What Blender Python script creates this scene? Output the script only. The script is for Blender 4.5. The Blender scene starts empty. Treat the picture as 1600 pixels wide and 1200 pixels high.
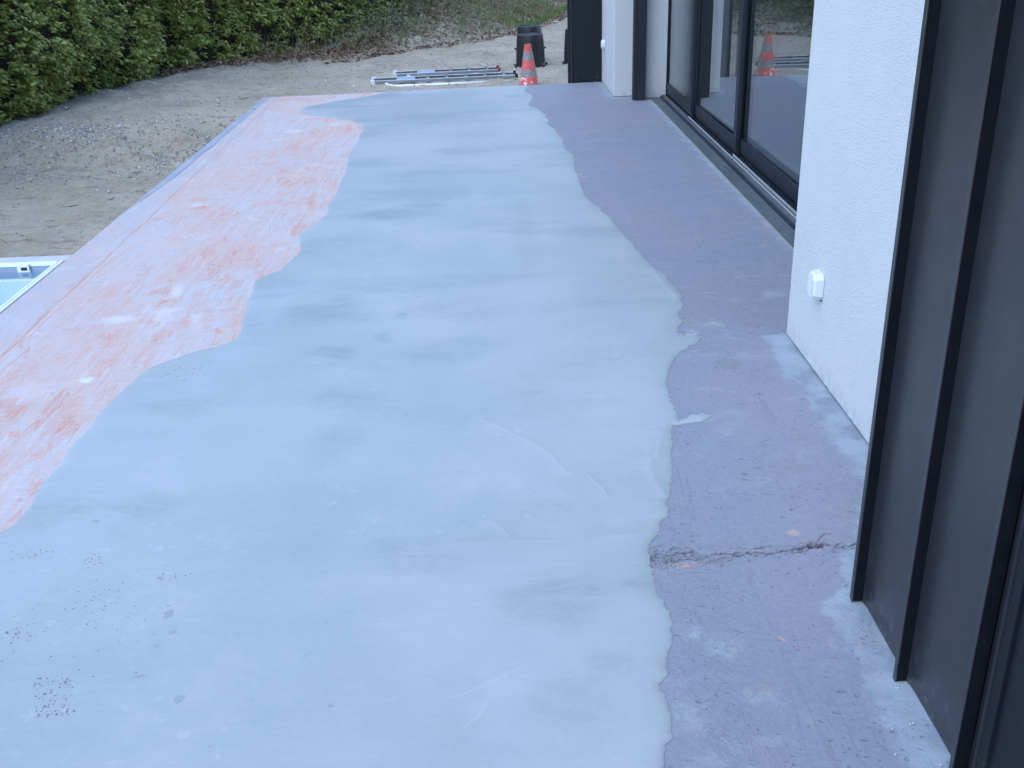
import bpy, bmesh, math, random
import numpy as np
from mathutils import Vector, Matrix, noise, geometry
random.seed(7)
rng = np.random.default_rng(11)
S = bpy.context.scene
COL = S.collection
R = math.radians

# ------------------------------------------------------------------ camera, sky, sun, exposure
cam = bpy.data.cameras.new('camera')
camo = bpy.data.objects.new('camera', cam)
COL.objects.link(camo)
camo.matrix_world = Matrix(((0.99907337, 0.04116336, -0.01256889, 0.0),
                            (-0.02845264, 0.41256328, -0.91048448, 0.0),
                            (-0.03229314, 0.90999842, 0.41335219, 1.5),
                            (0, 0, 0, 1)))
cam.sensor_width = 36.0
cam.lens = 36.0
cam.clip_start = 0.05
cam.clip_end = 800
S.camera = camo
S.render.resolution_x = 1024
S.render.resolution_y = 768

world = bpy.data.worlds.new('World')
S.world = world
world.use_nodes = True
wn = world.node_tree
bg = wn.nodes['Background']
sky = wn.nodes.new('ShaderNodeTexSky')
sky.sky_type = 'NISHITA'
sky.sun_disc = False
sky.sun_elevation = R(60)
sky.sun_rotation = R(-132)
sky.air_density = 1.0
sky.dust_density = 0.6
sky.ozone_density = 2.2
wn.links.new(sky.outputs[0], bg.inputs[0])
bg.inputs[1].default_value = 0.15

sun = bpy.data.lights.new('sun', 'SUN')
sun.energy = 0.5
sun.angle = R(60)
sun.color = (0.86, 0.93, 1.0)
suno = bpy.data.objects.new('sun', sun)
COL.objects.link(suno)
az = R(-132)
sd = Vector((math.sin(az) * math.cos(R(60)), math.cos(az) * math.cos(R(60)), math.sin(R(60))))
suno.rotation_euler = sd.to_track_quat('Z', 'Y').to_euler()
suno.location = (-6, 2, 8)

S.view_settings.view_transform = 'Standard'
S.view_settings.look = 'None'
S.view_settings.gamma = 1.0
S.view_settings.use_curve_mapping = False
S.view_settings.exposure = 1.53

P = {
'screed_right': [(0.377,10.154),(0.36,10.036),(0.389,9.87),(0.425,9.745),(0.411,9.561),(0.38,9.387),(0.358,9.287),(0.375,9.145),(0.412,9.103),(0.443,8.963),(0.476,8.764),(0.493,8.516),(0.482,8.257),(0.505,8.142),(0.521,8.003),(0.541,7.792),(0.558,7.639),(0.547,7.498),(0.541,7.292),(0.561,7.2),(0.583,7.088),(0.565,6.764),(0.553,6.576),(0.562,6.358),(0.556,6.074),(0.573,5.779),(0.621,5.614),(0.653,5.341),(0.69,4.974),(0.721,4.68),(0.762,4.498),(0.793,4.267),(0.797,4.131),(0.774,4.005),(0.752,3.909),(0.75,3.843),(0.705,3.721),(0.737,3.69),(0.78,3.692),(0.795,3.663),(0.76,3.614),(0.728,3.585),(0.681,3.527),(0.646,3.45),(0.616,3.37),(0.594,3.282),(0.583,3.202),(0.576,3.134),(0.579,3.063),(0.579,3.024),(0.577,2.958),(0.599,2.974),(0.625,3.0),(0.664,3.006),(0.692,2.989),(0.675,2.967),(0.64,2.947),(0.593,2.938),(0.552,2.928),(0.535,2.844),(0.509,2.691),(0.489,2.584),(0.472,2.505),(0.453,2.45),(0.452,2.42),(0.44,2.381),(0.422,2.343),(0.412,2.303),(0.392,2.282),(0.378,2.256),(0.366,2.227),(0.363,2.201),(0.361,2.161),(0.361,2.127),(0.359,2.094),(0.359,2.039),(0.371,2.01),(0.371,1.984),(0.379,1.967),(0.377,1.94),(0.376,1.907),(0.368,1.859),(0.353,1.831),(0.341,1.799),(0.34,1.754),(0.324,1.721),(0.326,1.702),(0.331,1.684),(0.328,1.657),(0.325,1.618),(0.317,1.562),(0.302,1.541),(0.295,1.521),(0.285,1.475)],
'screed_left': [(-1.07,10.147),(-1.244,9.993),(-1.482,9.786),(-1.651,9.609),(-1.671,9.371),(-1.552,9.147),(-1.351,8.975),(-1.168,8.812),(-1.013,8.513),(-1.007,8.261),(-0.99,7.819),(-1.009,7.404),(-0.962,6.858),(-0.967,6.652),(-0.949,6.253),(-0.961,6.018),(-0.94,5.752),(-0.984,5.502),(-1.036,5.37),(-0.977,5.045),(-1.007,4.856),(-1.031,4.728),(-1.08,4.665),(-1.108,4.574),(-1.105,4.403),(-1.082,4.183),(-1.046,3.973),(-1.05,3.845),(-1.109,3.77),(-1.206,3.708),(-1.271,3.645),(-1.318,3.582),(-1.344,3.449),(-1.371,3.23),(-1.376,3.014),(-1.372,2.836),(-1.379,2.701),(-1.367,2.562),(-1.378,2.474),(-1.395,2.452)],
'folds': [[(0.729,4.496),(0.746,4.328),(0.769,4.178),(0.78,4.07)],[(0.468,2.824),(0.447,2.742),(0.435,2.662),(0.437,2.574),(0.451,2.5),(0.465,2.474)],[(0.498,2.861),(0.477,2.76),(0.462,2.712)],[(-0.067,3.024),(-0.015,2.972),(0.035,2.908),(0.093,2.837),(0.148,2.76),(0.167,2.697),(0.187,2.652)],[(0.252,2.62),(0.282,2.55),(0.293,2.488)],[(0.376,2.855),(0.443,2.902),(0.508,2.923)],[(-0.041,2.39),(-0.015,2.362),(0.004,2.322)],[(-0.219,2.278),(-0.118,2.292),(0.017,2.287),(0.186,2.283),(0.305,2.295),(0.406,2.309)],[(-0.115,1.703),(-0.054,1.739),(0.003,1.777)],[(-0.1,1.613),(-0.074,1.638),(-0.057,1.667)]],
'blobs_screed': [((-0.757,4.172),0.2,0.2,0.7),((-0.637,3.672),0.1,0.07,1),((-0.383,4.051),0.035,0.05,0.8),((-0.439,3.817),0.05,0.06,0.6),((-0.15,4.117),0.25,0.2,0.4),((-0.191,3.657),0.25,0.12,0.5),((-0.611,5.684),0.32,0.13,0.8),((-0.402,5.851),0.12,0.05,0.6),((-0.205,7.325),0.25,0.16,0.7),((-0.335,8.722),0.4,0.35,0.5),((-0.859,5.951),0.3,0.2,0.4),((0.116,2.014),0.16,0.13,0.55),((0.31,2.077),0.05,0.03,0.7),((0.214,1.787),0.07,0.06,0.5),((-0.251,2.245),0.16,0.09,0.4),((-1.071,2.568),0.18,0.08,0.45),((-1.104,3.205),0.15,0.1,0.4),((-1.332,2.554),0.2,0.12,0.5),((0.169,5.259),0.07,0.8,0.4),((-0.509,3.199),0.15,0.1,0.5),((-0.512,2.871),0.1,0.2,0.3),((0.204,3.288),0.3,0.3,0.3),((0.258,9.737),0.1,0.06,0.9),((0.133,1.672),0.12,0.1,0.35),((-1.039,5.02),0.2,0.15,0.4),((-0.197,6.866),0.2,0.1,0.4)],
'blobs_orange': [((-1.79,6.218),0.07,0.07,1.1),((-1.758,6.014),0.09,0.05,1.2),((-1.644,6.439),0.1,0.04,0.6),((-1.488,6.897),0.15,0.4,0.35),((-1.406,7.733),0.2,0.6,0.3),((-1.519,4.49),0.07,0.06,1.2),((-1.438,4.351),0.06,0.03,1.3),((-1.732,4.561),0.12,0.12,0.7),((-1.26,4.995),0.2,0.4,0.45),((-1.72,3.264),0.12,0.15,1.0),((-1.536,3.246),0.07,0.12,0.5),((-1.765,3.663),0.1,0.3,0.35),((-1.679,4.137),0.15,0.4,0.3),((-1.613,3.059),0.05,0.04,1.1),((-1.494,3.192),0.03,0.15,0.7),((-1.961,10.075),0.28,0.12,1.0),((-1.375,4.802),0.2,0.2,0.4),((-1.549,3.904),0.09,0.12,0.5),((-2.177,6.474),0.1,0.3,0.2)],
'blobs_white': [((-1.539,3.508),0.035,0.03,1.3),((-1.459,4.483),0.03,0.12,0.7),((-1.594,4.128),0.08,0.06,0.6),((-1.669,3.419),0.1,0.1,0.3)],
'stains_right': [((0.762,2.281),0.022,0.014,1.2),((0.449,2.152),0.05,0.012,1.1),((0.781,1.814),0.004,0.035,0.6),((0.776,1.729),0.004,0.035,0.5),((0.769,1.659),0.003,0.03,0.4),((0.612,1.852),0.009,0.012,0.9)],
'grey_right': [((0.842,3.405),0.04,0.05,1.3),((0.861,2.635),0.06,0.04,0.5),((0.945,3.989),0.2,0.3,0.25)],
'light_right': [((0.852,3.793),0.07,0.03,1.1),((0.761,3.719),0.03,0.03,1.1),((0.749,3.531),0.04,0.008,1.1),((0.471,1.835),0.04,0.045,0.7),((0.415,1.884),0.04,0.03,0.8),((0.509,1.667),0.05,0.04,0.6),((0.359,1.619),0.04,0.06,0.5),((1.015,4.06),0.05,0.03,0.6),((1.18,4.121),0.05,0.05,0.8),((0.747,2.289),0.018,0.006,0.6),((0.533,2.088),0.012,0.008,0.9),((1.04,3.829),0.04,0.02,0.4)],
'green': [((0.597,6.431),0.035,0.012,0.9),((0.575,6.506),0.012,0.05,0.7)],
'pit_groups': [((-0.988,1.764),0.055,0.065,150),((-0.849,2.19),0.06,0.02,30),((-1.267,2.323),0.07,0.03,30),((-1.091,2.28),0.05,0.03,30),((-1.007,2.082),0.12,0.1,60),((-1.158,1.994),0.06,0.05,45),((-1.017,1.937),0.2,0.15,60),((-1.186,3.513),0.1,0.1,60),((-0.737,1.941),0.35,0.3,40),((-0.518,2.488),0.7,0.5,35),((0.012,2.14),0.5,0.5,12),((-0.182,3.327),0.6,0.8,12)],
'marks': [((-0.818,2.041),0.012,0.018),((-0.789,1.968),0.01,0.008),((-0.812,1.919),0.006,0.006),((-0.821,1.816),0.015,0.005),((-0.712,1.736),0.013,0.013),((-0.381,1.693),0.007,0.005),((-1.143,2.481),0.012,0.01),((-0.612,1.589),0.003,0.003),((-0.334,4.253),0.01,0.007),((-0.391,5.123),0.008,0.008)],
'bankline': [(-1.665,14.082),(-1.038,14.781),(-0.116,15.647),(0.418,16.401),(0.999,18.045),(1.579,20.409)],
'crack': [(0.362,2.193),(0.393,2.202),(0.425,2.199),(0.476,2.207),(0.523,2.195),(0.572,2.194),(0.607,2.203),(0.654,2.193),(0.705,2.198),(0.756,2.203),(0.8,2.212),(0.826,2.215),(0.874,2.209),(0.909,2.215)],
'crack2': [(0.756,2.203),(0.804,2.223),(0.844,2.272)],
}

# ------------------------------------------------------------------ helpers
def tag(o, label=None, cat=None, group=None, kind=None):
    if label: o['label'] = label
    if cat: o['category'] = cat
    if group: o['group'] = group
    if kind: o['kind'] = kind
    return o

def empty(name, loc=(0, 0, 0), rot=(0, 0, 0)):
    o = bpy.data.objects.new(name, None)
    o.empty_display_size = 0.1
    COL.objects.link(o)
    o.location = loc
    o.rotation_euler = rot
    return o

def link(name, me, parent=None, loc=None, rot=None):
    o = bpy.data.objects.new(name, me)
    COL.objects.link(o)
    if parent is not None: o.parent = parent
    if loc is not None: o.location = loc
    if rot is not None: o.rotation_euler = rot
    return o

def mesh_np(name, V, F, mat, parent=None, smooth=False, attrs=None, kind=None):
    """V (n,3) array; F list of tuples, or array of equal-length faces"""
    me = bpy.data.meshes.new(name)
    V = np.asarray(V, dtype=np.float32)
    if isinstance(F, np.ndarray):
        nf, k = F.shape
        me.vertices.add(len(V)); me.vertices.foreach_set('co', V.ravel())
        me.loops.add(nf * k); me.loops.foreach_set('vertex_index', F.astype(np.int32).ravel())
        me.polygons.add(nf)
        me.polygons.foreach_set('loop_start', np.arange(0, nf * k, k, dtype=np.int32))
        me.polygons.foreach_set('loop_total', np.full(nf, k, dtype=np.int32))
        me.update(calc_edges=True)
    else:
        me.from_pydata(V.tolist(), [], F)
    me.validate()
    if smooth:
        me.polygons.foreach_set('use_smooth', np.ones(len(me.polygons), dtype=bool))
    if attrs:
        for k, a in attrs.items():
            at = me.attributes.new(k, 'FLOAT', 'POINT')
            at.data.foreach_set('value', np.asarray(a, dtype=np.float32))
    me.materials.append(mat)
    o = link(name, me, parent)
    if kind: o['kind'] = kind
    return o

def bm_obj(name, bm, mat, parent=None, smooth=False, kind=None):
    me = bpy.data.meshes.new(name)
    bmesh.ops.recalc_face_normals(bm, faces=bm.faces)
    bm.to_mesh(me); bm.free()
    if smooth:
        me.polygons.foreach_set('use_smooth', np.ones(len(me.polygons), dtype=bool))
    me.materials.append(mat)
    o = link(name, me, parent)
    if kind: o['kind'] = kind
    return o

def add_box(bm, x0, x1, y0, y1, z0, z1, bev=0.0, seg=2, only=None):
    vs = [bm.verts.new(p) for p in ((x0, y0, z0), (x1, y0, z0), (x1, y1, z0), (x0, y1, z0),
                                    (x0, y0, z1), (x1, y0, z1), (x1, y1, z1), (x0, y1, z1))]
    fs = [bm.faces.new([vs[i] for i in q]) for q in ((0, 3, 2, 1), (4, 5, 6, 7), (0, 1, 5, 4), (1, 2, 6, 5), (2, 3, 7, 6), (3, 0, 4, 7))]
    if bev > 0:
        es = list({e for f in fs for e in f.edges})
        if only: es = [e for e in es if only(e)]
        bmesh.ops.bevel(bm, geom=es, offset=bev, segments=seg, affect='EDGES', profile=0.5)

def box(name, x0, x1, y0, y1, z0, z1, mat, parent=None, bev=0.0, seg=2, smooth=False, only=None):
    bm = bmesh.new()
    add_box(bm, x0, x1, y0, y1, z0, z1, bev, seg, only)
    return bm_obj(name, bm, mat, parent, smooth)

def tube(bm, pts, r, n=8, caps=True):
    rings = []
    pts = [Vector(p) for p in pts]
    for i, p in enumerate(pts):
        d = (pts[min(i + 1, len(pts) - 1)] - pts[max(i - 1, 0)]).normalized()
        a = d.orthogonal().normalized() if abs(d.z) > .95 else d.cross(Vector((0, 0, 1))).normalized()
        b = d.cross(a).normalized()
        rr = r[i] if isinstance(r, (list, tuple)) else r
        rings.append([bm.verts.new(p + a * rr * math.cos(2 * math.pi * k / n) + b * rr * math.sin(2 * math.pi * k / n)) for k in range(n)])
    for i in range(len(rings) - 1):
        for k in range(n):
            bm.faces.new((rings[i][k], rings[i][(k + 1) % n], rings[i + 1][(k + 1) % n], rings[i + 1][k]))
    if caps:
        bm.faces.new(rings[0]); bm.faces.new(rings[-1][::-1])

def lathe(bm, prof, n=32, cx=0, cy=0, cap0=True, cap1=True):
    rings = [[bm.verts.new((cx + r * math.cos(2 * math.pi * k / n), cy + r * math.sin(2 * math.pi * k / n), z)) for k in range(n)] for r, z in prof]
    for i in range(len(rings) - 1):
        for k in range(n):
            bm.faces.new((rings[i][k], rings[i][(k + 1) % n], rings[i + 1][(k + 1) % n], rings[i + 1][k]))
    if cap0: bm.faces.new(rings[0][::-1])
    if cap1: bm.faces.new(rings[-1])

def fn(x, y, z=0.0, s=1.0, o=4):
    return noise.fractal(Vector((x * s, y * s, z * s)), 1.0, 2.0, o)

# ------------------------------------------------------------------ node helper
class NT:
    def __init__(self, name):
        self.m = bpy.data.materials.new(name)
        self.m.use_nodes = True
        self.t = self.m.node_tree
        self.t.nodes.clear()
        self.out = self.t.nodes.new('ShaderNodeOutputMaterial')
        self.p = self.t.nodes.new('ShaderNodeBsdfPrincipled')
        self.t.links.new(self.p.outputs[0], self.out.inputs[0])
        self.geo = None
    def n(self, ty, **kw):
        nd = self.t.nodes.new(ty)
        for k, v in kw.items(): setattr(nd, k, v)
        return nd
    def l(self, a, b): self.t.links.new(a, b)
    def setin(self, sock, v):
        if hasattr(v, 'links') or hasattr(v, 'is_linked'): self.l(v, sock)
        elif isinstance(v, (tuple, list)): sock.default_value = (*v, 1.0) if (len(v) == 3 and sock.type == 'RGBA') else v
        else: sock.default_value = v
    def pos(self):
        if self.geo is None:
            self.geo = self.n('ShaderNodeNewGeometry')
        return self.geo.outputs['Position']
    def obj(self):
        return self.n('ShaderNodeTexCoord').outputs['Object']
    def map(self, v, sc=(1, 1, 1), rot=0.0, loc=(0, 0, 0)):
        nd = self.n('ShaderNodeMapping')
        nd.inputs['Scale'].default_value = sc
        nd.inputs['Rotation'].default_value = (0, 0, rot)
        nd.inputs['Location'].default_value = loc
        self.l(v, nd.inputs[0])
        return nd.outputs[0]
    def noise(self, v, s, d=4, r=.55, dist=0.0):
        nd = self.n('ShaderNodeTexNoise')
        self.l(v, nd.inputs['Vector'])
        nd.inputs['Scale'].default_value = s
        nd.inputs['Detail'].default_value = d
        nd.inputs['Roughness'].default_value = r
        nd.inputs['Distortion'].default_value = dist
        return nd.outputs[0]
    def noisec(self, v, s, d=3):
        nd = self.n('ShaderNodeTexNoise')
        self.l(v, nd.inputs['Vector'])
        nd.inputs['Scale'].default_value = s
        nd.inputs['Detail'].default_value = d
        return nd.outputs['Color']
    def ramp(self, v, a, b, c0=0.0, c1=1.0):
        nd = self.n('ShaderNodeMapRange')
        nd.interpolation_type = 'SMOOTHSTEP'
        self.l(v, nd.inputs[0])
        nd.inputs[1].default_value = a; nd.inputs[2].default_value = b
        nd.inputs[3].default_value = c0; nd.inputs[4].default_value = c1
        return nd.outputs[0]
    def math(self, op, a, b=0.0, c=None):
        nd = self.n('ShaderNodeMath', operation=op)
        self.setin(nd.inputs[0], a); self.setin(nd.inputs[1], b)
        if c is not None: self.setin(nd.inputs[2], c)
        return nd.outputs[0]
    def vmath(self, op, a, b):
        nd = self.n('ShaderNodeVectorMath', operation=op)
        self.setin(nd.inputs[0], a); self.setin(nd.inputs[1], b)
        return nd
    def mix(self, f, a, b):
        nd = self.n('ShaderNodeMix', data_type='RGBA')
        self.setin(nd.inputs['Factor'], f)
        self.setin(nd.inputs['A'], a) if False else None
        ins = [i for i in nd.inputs if i.type == 'RGBA']
        self.setin(ins[0], a); self.setin(ins[1], b)
        return [o for o in nd.outputs if o.type == 'RGBA'][0]
    def attr(self, name):
        nd = self.n('ShaderNodeAttribute', attribute_name=name)
        return nd.outputs['Fac']
    def schlick(self, f0, k=1.0, normal=None):
        g = self.n('ShaderNodeNewGeometry')
        d = self.n('ShaderNodeVectorMath', operation='DOT_PRODUCT')
        self.l(g.outputs['Incoming'], d.inputs[0]); self.l(normal if normal is not None else g.outputs['Normal'], d.inputs[1])
        c = self.math('SUBTRACT', 1.0, self.math('ABSOLUTE', d.outputs['Value']))
        return self.math('MULTIPLY_ADD', self.math('POWER', c, 5.0), (1 - f0) * k, f0)
    def bump(self, h, strength=.3, dist=.01, normal=None):
        nd = self.n('ShaderNodeBump')
        nd.inputs['Strength'].default_value = strength
        nd.inputs['Distance'].default_value = dist
        self.l(h, nd.inputs['Height'])
        if normal is not None: self.l(normal, nd.inputs['Normal'])
        return nd.outputs[0]
    def set(self, color=None, rough=None, normal=None, metal=None, spec=None):
        if color is not None: self.setin(self.p.inputs['Base Color'], color)
        if rough is not None: self.setin(self.p.inputs['Roughness'], rough)
        if normal is not None: self.l(normal, self.p.inputs['Normal'])
        if metal is not None: self.setin(self.p.inputs['Metallic'], metal)
        if spec is not None: self.setin(self.p.inputs['Specular IOR Level'], spec)
        return self.m
    def warp(self, v, s, amt):
        c = self.noisec(v, s, 4)
        a = self.vmath('SUBTRACT', c, (0.5, 0.5, 0.5)).outputs[0]
        nd = self.n('ShaderNodeVectorMath', operation='SCALE')
        self.l(a, nd.inputs[0]); nd.inputs['Scale'].default_value = amt
        return self.vmath('ADD', v, nd.outputs[0]).outputs[0]
    def blobs(self, v, lst, soft=0.0):
        """sum of elliptical marks lying at given places of the floor"""
        acc = None
        for (x, y), rx, ry, st in lst:
            m = self.n('ShaderNodeMapping')
            m.inputs['Location'].default_value = (-x / rx, -y / ry, 0)
            m.inputs['Scale'].default_value = (1 / rx, 1 / ry, 0)
            self.l(v, m.inputs[0])
            ln = self.n('ShaderNodeVectorMath', operation='LENGTH')
            self.l(m.outputs[0], ln.inputs[0])
            r = self.ramp(ln.outputs['Value'], 1.25, 0.35 if soft == 0 else soft, 0.0, st)
            acc = r if acc is None else self.math('MAXIMUM', acc, r)
        return acc

def flat(name, col, rough=.5, metal=0.0, spec=.5, var=.06, bump=0.0, bs=120):
    t = NT(name)
    v = t.obj()
    n1 = t.noise(v, 6, 4)
    f = t.ramp(n1, .3, .7, 1 - var, 1 + var)
    c = t.n('ShaderNodeVectorMath', operation='SCALE')
    c.inputs[0].default_value = col
    t.l(f, c.inputs['Scale'])
    t.set(c.outputs[0], t.ramp(t.noise(v, 25, 3), .3, .7, rough * .85, min(1, rough * 1.15)), metal=metal, spec=spec)
    if bump > 0: t.set(normal=t.bump(t.noise(v, bs, 4), bump, .002))
    return t.m

# ------------------------------------------------------------------ materials
def m_screed():
    t = NT('fresh_screed'); v = t.pos()
    w = t.warp(v, 3.0, .16)
    w2 = t.warp(w, 9.0, .10)
    st = t.noise(t.map(w, (.5, 1.9, 1), .05), 1.6, 5, .55)           # trowel passes across the terrace
    cl = t.noise(v, .9, 4, .6)
    brush = t.noise(t.map(w2, (1.4, 9, 1), .04), 5, 6, .75)
    fine = t.noise(v, 55, 4, .7)
    base = t.mix(t.ramp(cl, .35, .68), (.328, .378, .398), (.392, .436, .464))
    yf = t.n('ShaderNodeSeparateXYZ'); t.l(v, yf.inputs[0])
    base = t.mix(t.math('MULTIPLY', t.ramp(st, .50, .66, 0, .60), t.math('MULTIPLY', t.ramp(brush, .36, .60, .5, 1.1), t.ramp(yf.outputs[1], 2.6, 5.0, .35, 1.0))), base, (.262, .318, .350))
    base = t.mix(t.ramp(t.noise(t.map(w, (1, 1, 1), .8, (3, 1, 0)), 2.6, 6, .65), .52, .70, 0, .30), base, (.46, .49, .525))
    bl = t.blobs(w2, P['blobs_screed'])
    bm_ = t.math('MULTIPLY', bl, t.math('MULTIPLY', t.ramp(t.noise(t.map(w, (.6, 1.5, 1)), 7, 5, .65), .25, .7, .25, .95), t.ramp(brush, .34, .60, .45, 1.15)))
    base = t.mix(t.math('MULTIPLY', bm_, .95), base, (.215, .265, .285))
    base = t.mix(t.ramp(fine, .45, .8, 0, .16), base, (.50, .53, .55))
    # efflorescence blooms, small pale freckles
    fr = t.noise(v, 26, 2, .5)
    msk = t.ramp(t.noise(v, 1.6, 3), .45, .62)
    base = t.mix(t.math('MULTIPLY', t.ramp(fr, .62, .72), t.math('MULTIPLY', msk, .22)), base, (.56, .6, .62))
    # dark specks of grit
    vo = t.n('ShaderNodeTexVoronoi'); t.l(v, vo.inputs['Vector']); vo.inputs['Scale'].default_value = 17
    sp = t.math('MULTIPLY', t.ramp(vo.outputs['Distance'], .075, .03), t.ramp(t.noise(v, 5, 2), .55, .66))
    base = t.mix(t.math('MULTIPLY', sp, .5), base, (.12, .15, .17))
    rid = t.attr('ridge')
    base = t.mix(t.math('MULTIPLY', rid, .26), base, (.55, .58, .60))
    # wetter rim where the pour feathers out on the house side
    rim = t.math('MULTIPLY', t.attr('rim'), t.ramp(t.noise(v, 7, 4), .35, .65, .05, .35))
    base = t.mix(rim, base, (.32, .380, .380))
    h = t.math('ADD', t.math('MULTIPLY', st, 1.6), t.math('MULTIPLY', t.noise(v, 38, 5, .6), .10))
    h = t.math('ADD', h, t.math('MULTIPLY', t.noise(t.map(w, (1, 3, 1)), 9, 3), .22))
    base = t.mix(t.ramp(t.noise(t.map(t.warp(v, 6, .05), (2, 14, 1), .06), 4, 5, .7), .52, .72, 0, .16), base, (.50, .53, .56))
    base = t.mix(t.ramp(t.noise(v, 120, 3, .7), .56, .72, 0, .14), base, (.24, .28, .31))
    nb = t.bump(h, .35, .011)
    return t.set(base, t.ramp(cl, .3, .7, .42, .55), nb, spec=.5)

def m_primer():
    t = NT('primer_coat'); v = t.pos()
    w = t.warp(t.warp(v, 5.0, .12), 22, .05)
    big = t.noise(t.map(w, (1.6, .7, 1), .15), 1.5, 5, .62)
    mid = t.noise(t.map(w, (1, 1, 1), .5), 8, 5, .7)
    sc = t.noise(t.map(v, (22, 3.2, 1), .55), 3.0, 5, .75)           # brush scratches
    sc2 = t.noise(t.map(v, (4, 24, 1), .25), 3.0, 5, .75)
    gr = t.noise(v, 130, 3, .7)
    base = t.mix(t.ramp(big, .36, .62), (.485, .485, .505), (.54, .455, .435))
    base = t.mix(t.math('MULTIPLY', t.ramp(t.noise(t.map(v, (1, .8, 1), .3, (2, 5, 0)), 2.2, 6, .7), .42, .56), .36), base, (.59, .405, .335))
    sx = t.n('ShaderNodeSeparateXYZ'); t.l(t.warp(v, 1.5, .3), sx.inputs[0])
    inner = t.ramp(sx.outputs[0], -1.85, -1.35)
    or_ = t.blobs(w, P['blobs_orange'], .35)
    orn = t.math('ADD', t.math('MULTIPLY', or_, .75), t.ramp(mid, .52, .74, 0, .62))
    orn = t.math('MULTIPLY', orn, t.math('MULTIPLY', t.ramp(sc, .38, .62, .15, 1.0), t.ramp(mid, .25, .60, .35, 1.0)))
    pn = t.noise(t.map(t.warp(v, 9, .08), (2.4, .75, 1), .42, (7, 3, 0)), 3.4, 7, .78)
    orn = t.math('ADD', orn, t.math('MULTIPLY', t.ramp(pn, .50, .64, 0, .62), t.math('MULTIPLY_ADD', inner, .65, .35)))
    base = t.mix(t.math('MULTIPLY', t.math('MINIMUM', orn, 1.0), .95), base, (.595, .235, .150))
    base = t.mix(t.ramp(sc, .55, .68, 0, .42), base, (.64, .63, .645))
    base = t.mix(t.ramp(pn, .46, .34, 0, .55), base, (.50, .50, .55))
    base = t.mix(t.ramp(sc2, .53, .68, 0, .42), base, (.67, .66, .67))
    base = t.mix(t.ramp(sc2, .46, .34, 0, .35), base, (.46, .39, .385))
    dg = t.noise(t.map(t.warp(v, 14, .02), (11, .9, 1), .10), 3.0, 6, .75)
    base = t.mix(t.math('MULTIPLY', t.ramp(dg, .54, .62, 0, .55), t.math('MULTIPLY_ADD', inner, .6, .3)), base, (.56, .265, .185))
    base = t.mix(t.ramp(dg, .45, .37, 0, .45), base, (.60, .605, .63))
    base = t.mix(t.math('MULTIPLY', t.ramp(t.noise(t.warp(v, 18, .04), 8, 6, .8), .56, .64), .45), base, (.40, .385, .41))
    base = t.mix(t.ramp(gr, .42, .72, 0, .26), base, (.68, .65, .665))
    base = t.mix(t.ramp(gr, .50, .28, 0, .22), base, (.40, .28, .28))
    wh = t.blobs(w, P['blobs_white'])
    base = t.mix(t.math('MULTIPLY', wh, .8), base, (.66, .66, .68))
    base = t.mix(t.math('MULTIPLY', t.ramp(t.noise(t.map(w, (1, 1, 1), .2, (4, 2, 0)), 3.2, 4), .60, .70), .5), base, (.64, .65, .68))
    ln = t.noise(t.map(t.warp(v, 3, .05), (7.0, .55, 1), .12), 2.0, 2, .4)
    lf = t.math('MULTIPLY', t.ramp(t.math('ABSOLUTE', t.math('SUBTRACT', ln, .5)), .010, .002), t.ramp(t.noise(v, 2.7, 3), .45, .6))
    base = t.mix(t.math('MULTIPLY', lf, .6), base, (.52, .26, .19))
    ln2 = t.noise(t.map(t.warp(v, 3, .05), (.6, 6.0, 1), .10), 2.0, 2, .4)
    lf2 = t.math('MULTIPLY', t.ramp(t.math('ABSOLUTE', t.math('SUBTRACT', ln2, .5)), .012, .002), t.ramp(t.noise(v, 3.1, 3), .48, .62))
    base = t.mix(t.math('MULTIPLY', lf2, .5), base, (.44, .36, .36))
    # trowel groove that runs along the outer edge, orange primer showing in it
    sep = t.n('ShaderNodeSeparateXYZ'); t.l(t.warp(v, 2.5, .03), sep.inputs[0])
    dx = t.math('ABSOLUTE', t.math('SUBTRACT', sep.outputs[0], t.math('MULTIPLY', t.math('SUBTRACT', sep.outputs[1], 3.4), -.014)), 0.0)
    gx = t.math('ABSOLUTE', t.math('ADD', sep.outputs[0], t.math('ADD', 1.90, t.math('MULTIPLY', sep.outputs[1], .0125))))
    gl = t.ramp(gx, .011, .003)
    base = t.mix(t.math('MULTIPLY', gl, t.ramp(t.noise(v, 4, 3), .35, .6, .15, .75)), base, (.58, .30, .22))
    gx2 = t.math('ABSOLUTE', t.math('ADD', sep.outputs[0], t.math('ADD', 1.875, t.math('MULTIPLY', sep.outputs[1], .0125))))
    base = t.mix(t.math('MULTIPLY', t.ramp(gx2, .010, .004), t.ramp(t.noise(v, 3, 3), .45, .6, 0, .5)), base, (.56, .30, .24))
    # cooler cement dust on the outer 15 cm
    outr = t.ramp(sep.outputs[0], -1.93, -2.06)
    base = t.mix(t.math('MULTIPLY', outr, t.ramp(t.noise(t.map(t.warp(v, 20, .03), (1, .6, 1)), 7, 7, .75), .35, .6, .05, .8)), base, (.44, .45, .485))
    h = t.math('ADD', t.math('MULTIPLY', sc, .5), t.math('ADD', t.math('MULTIPLY', gr, .35), t.math('MULTIPLY', gl, -.8)))
    h = t.math('ADD', h, t.math('MULTIPLY', sc2, .4))
    return t.set(base, .82, t.bump(h, .35, .006), spec=.3)

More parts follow.
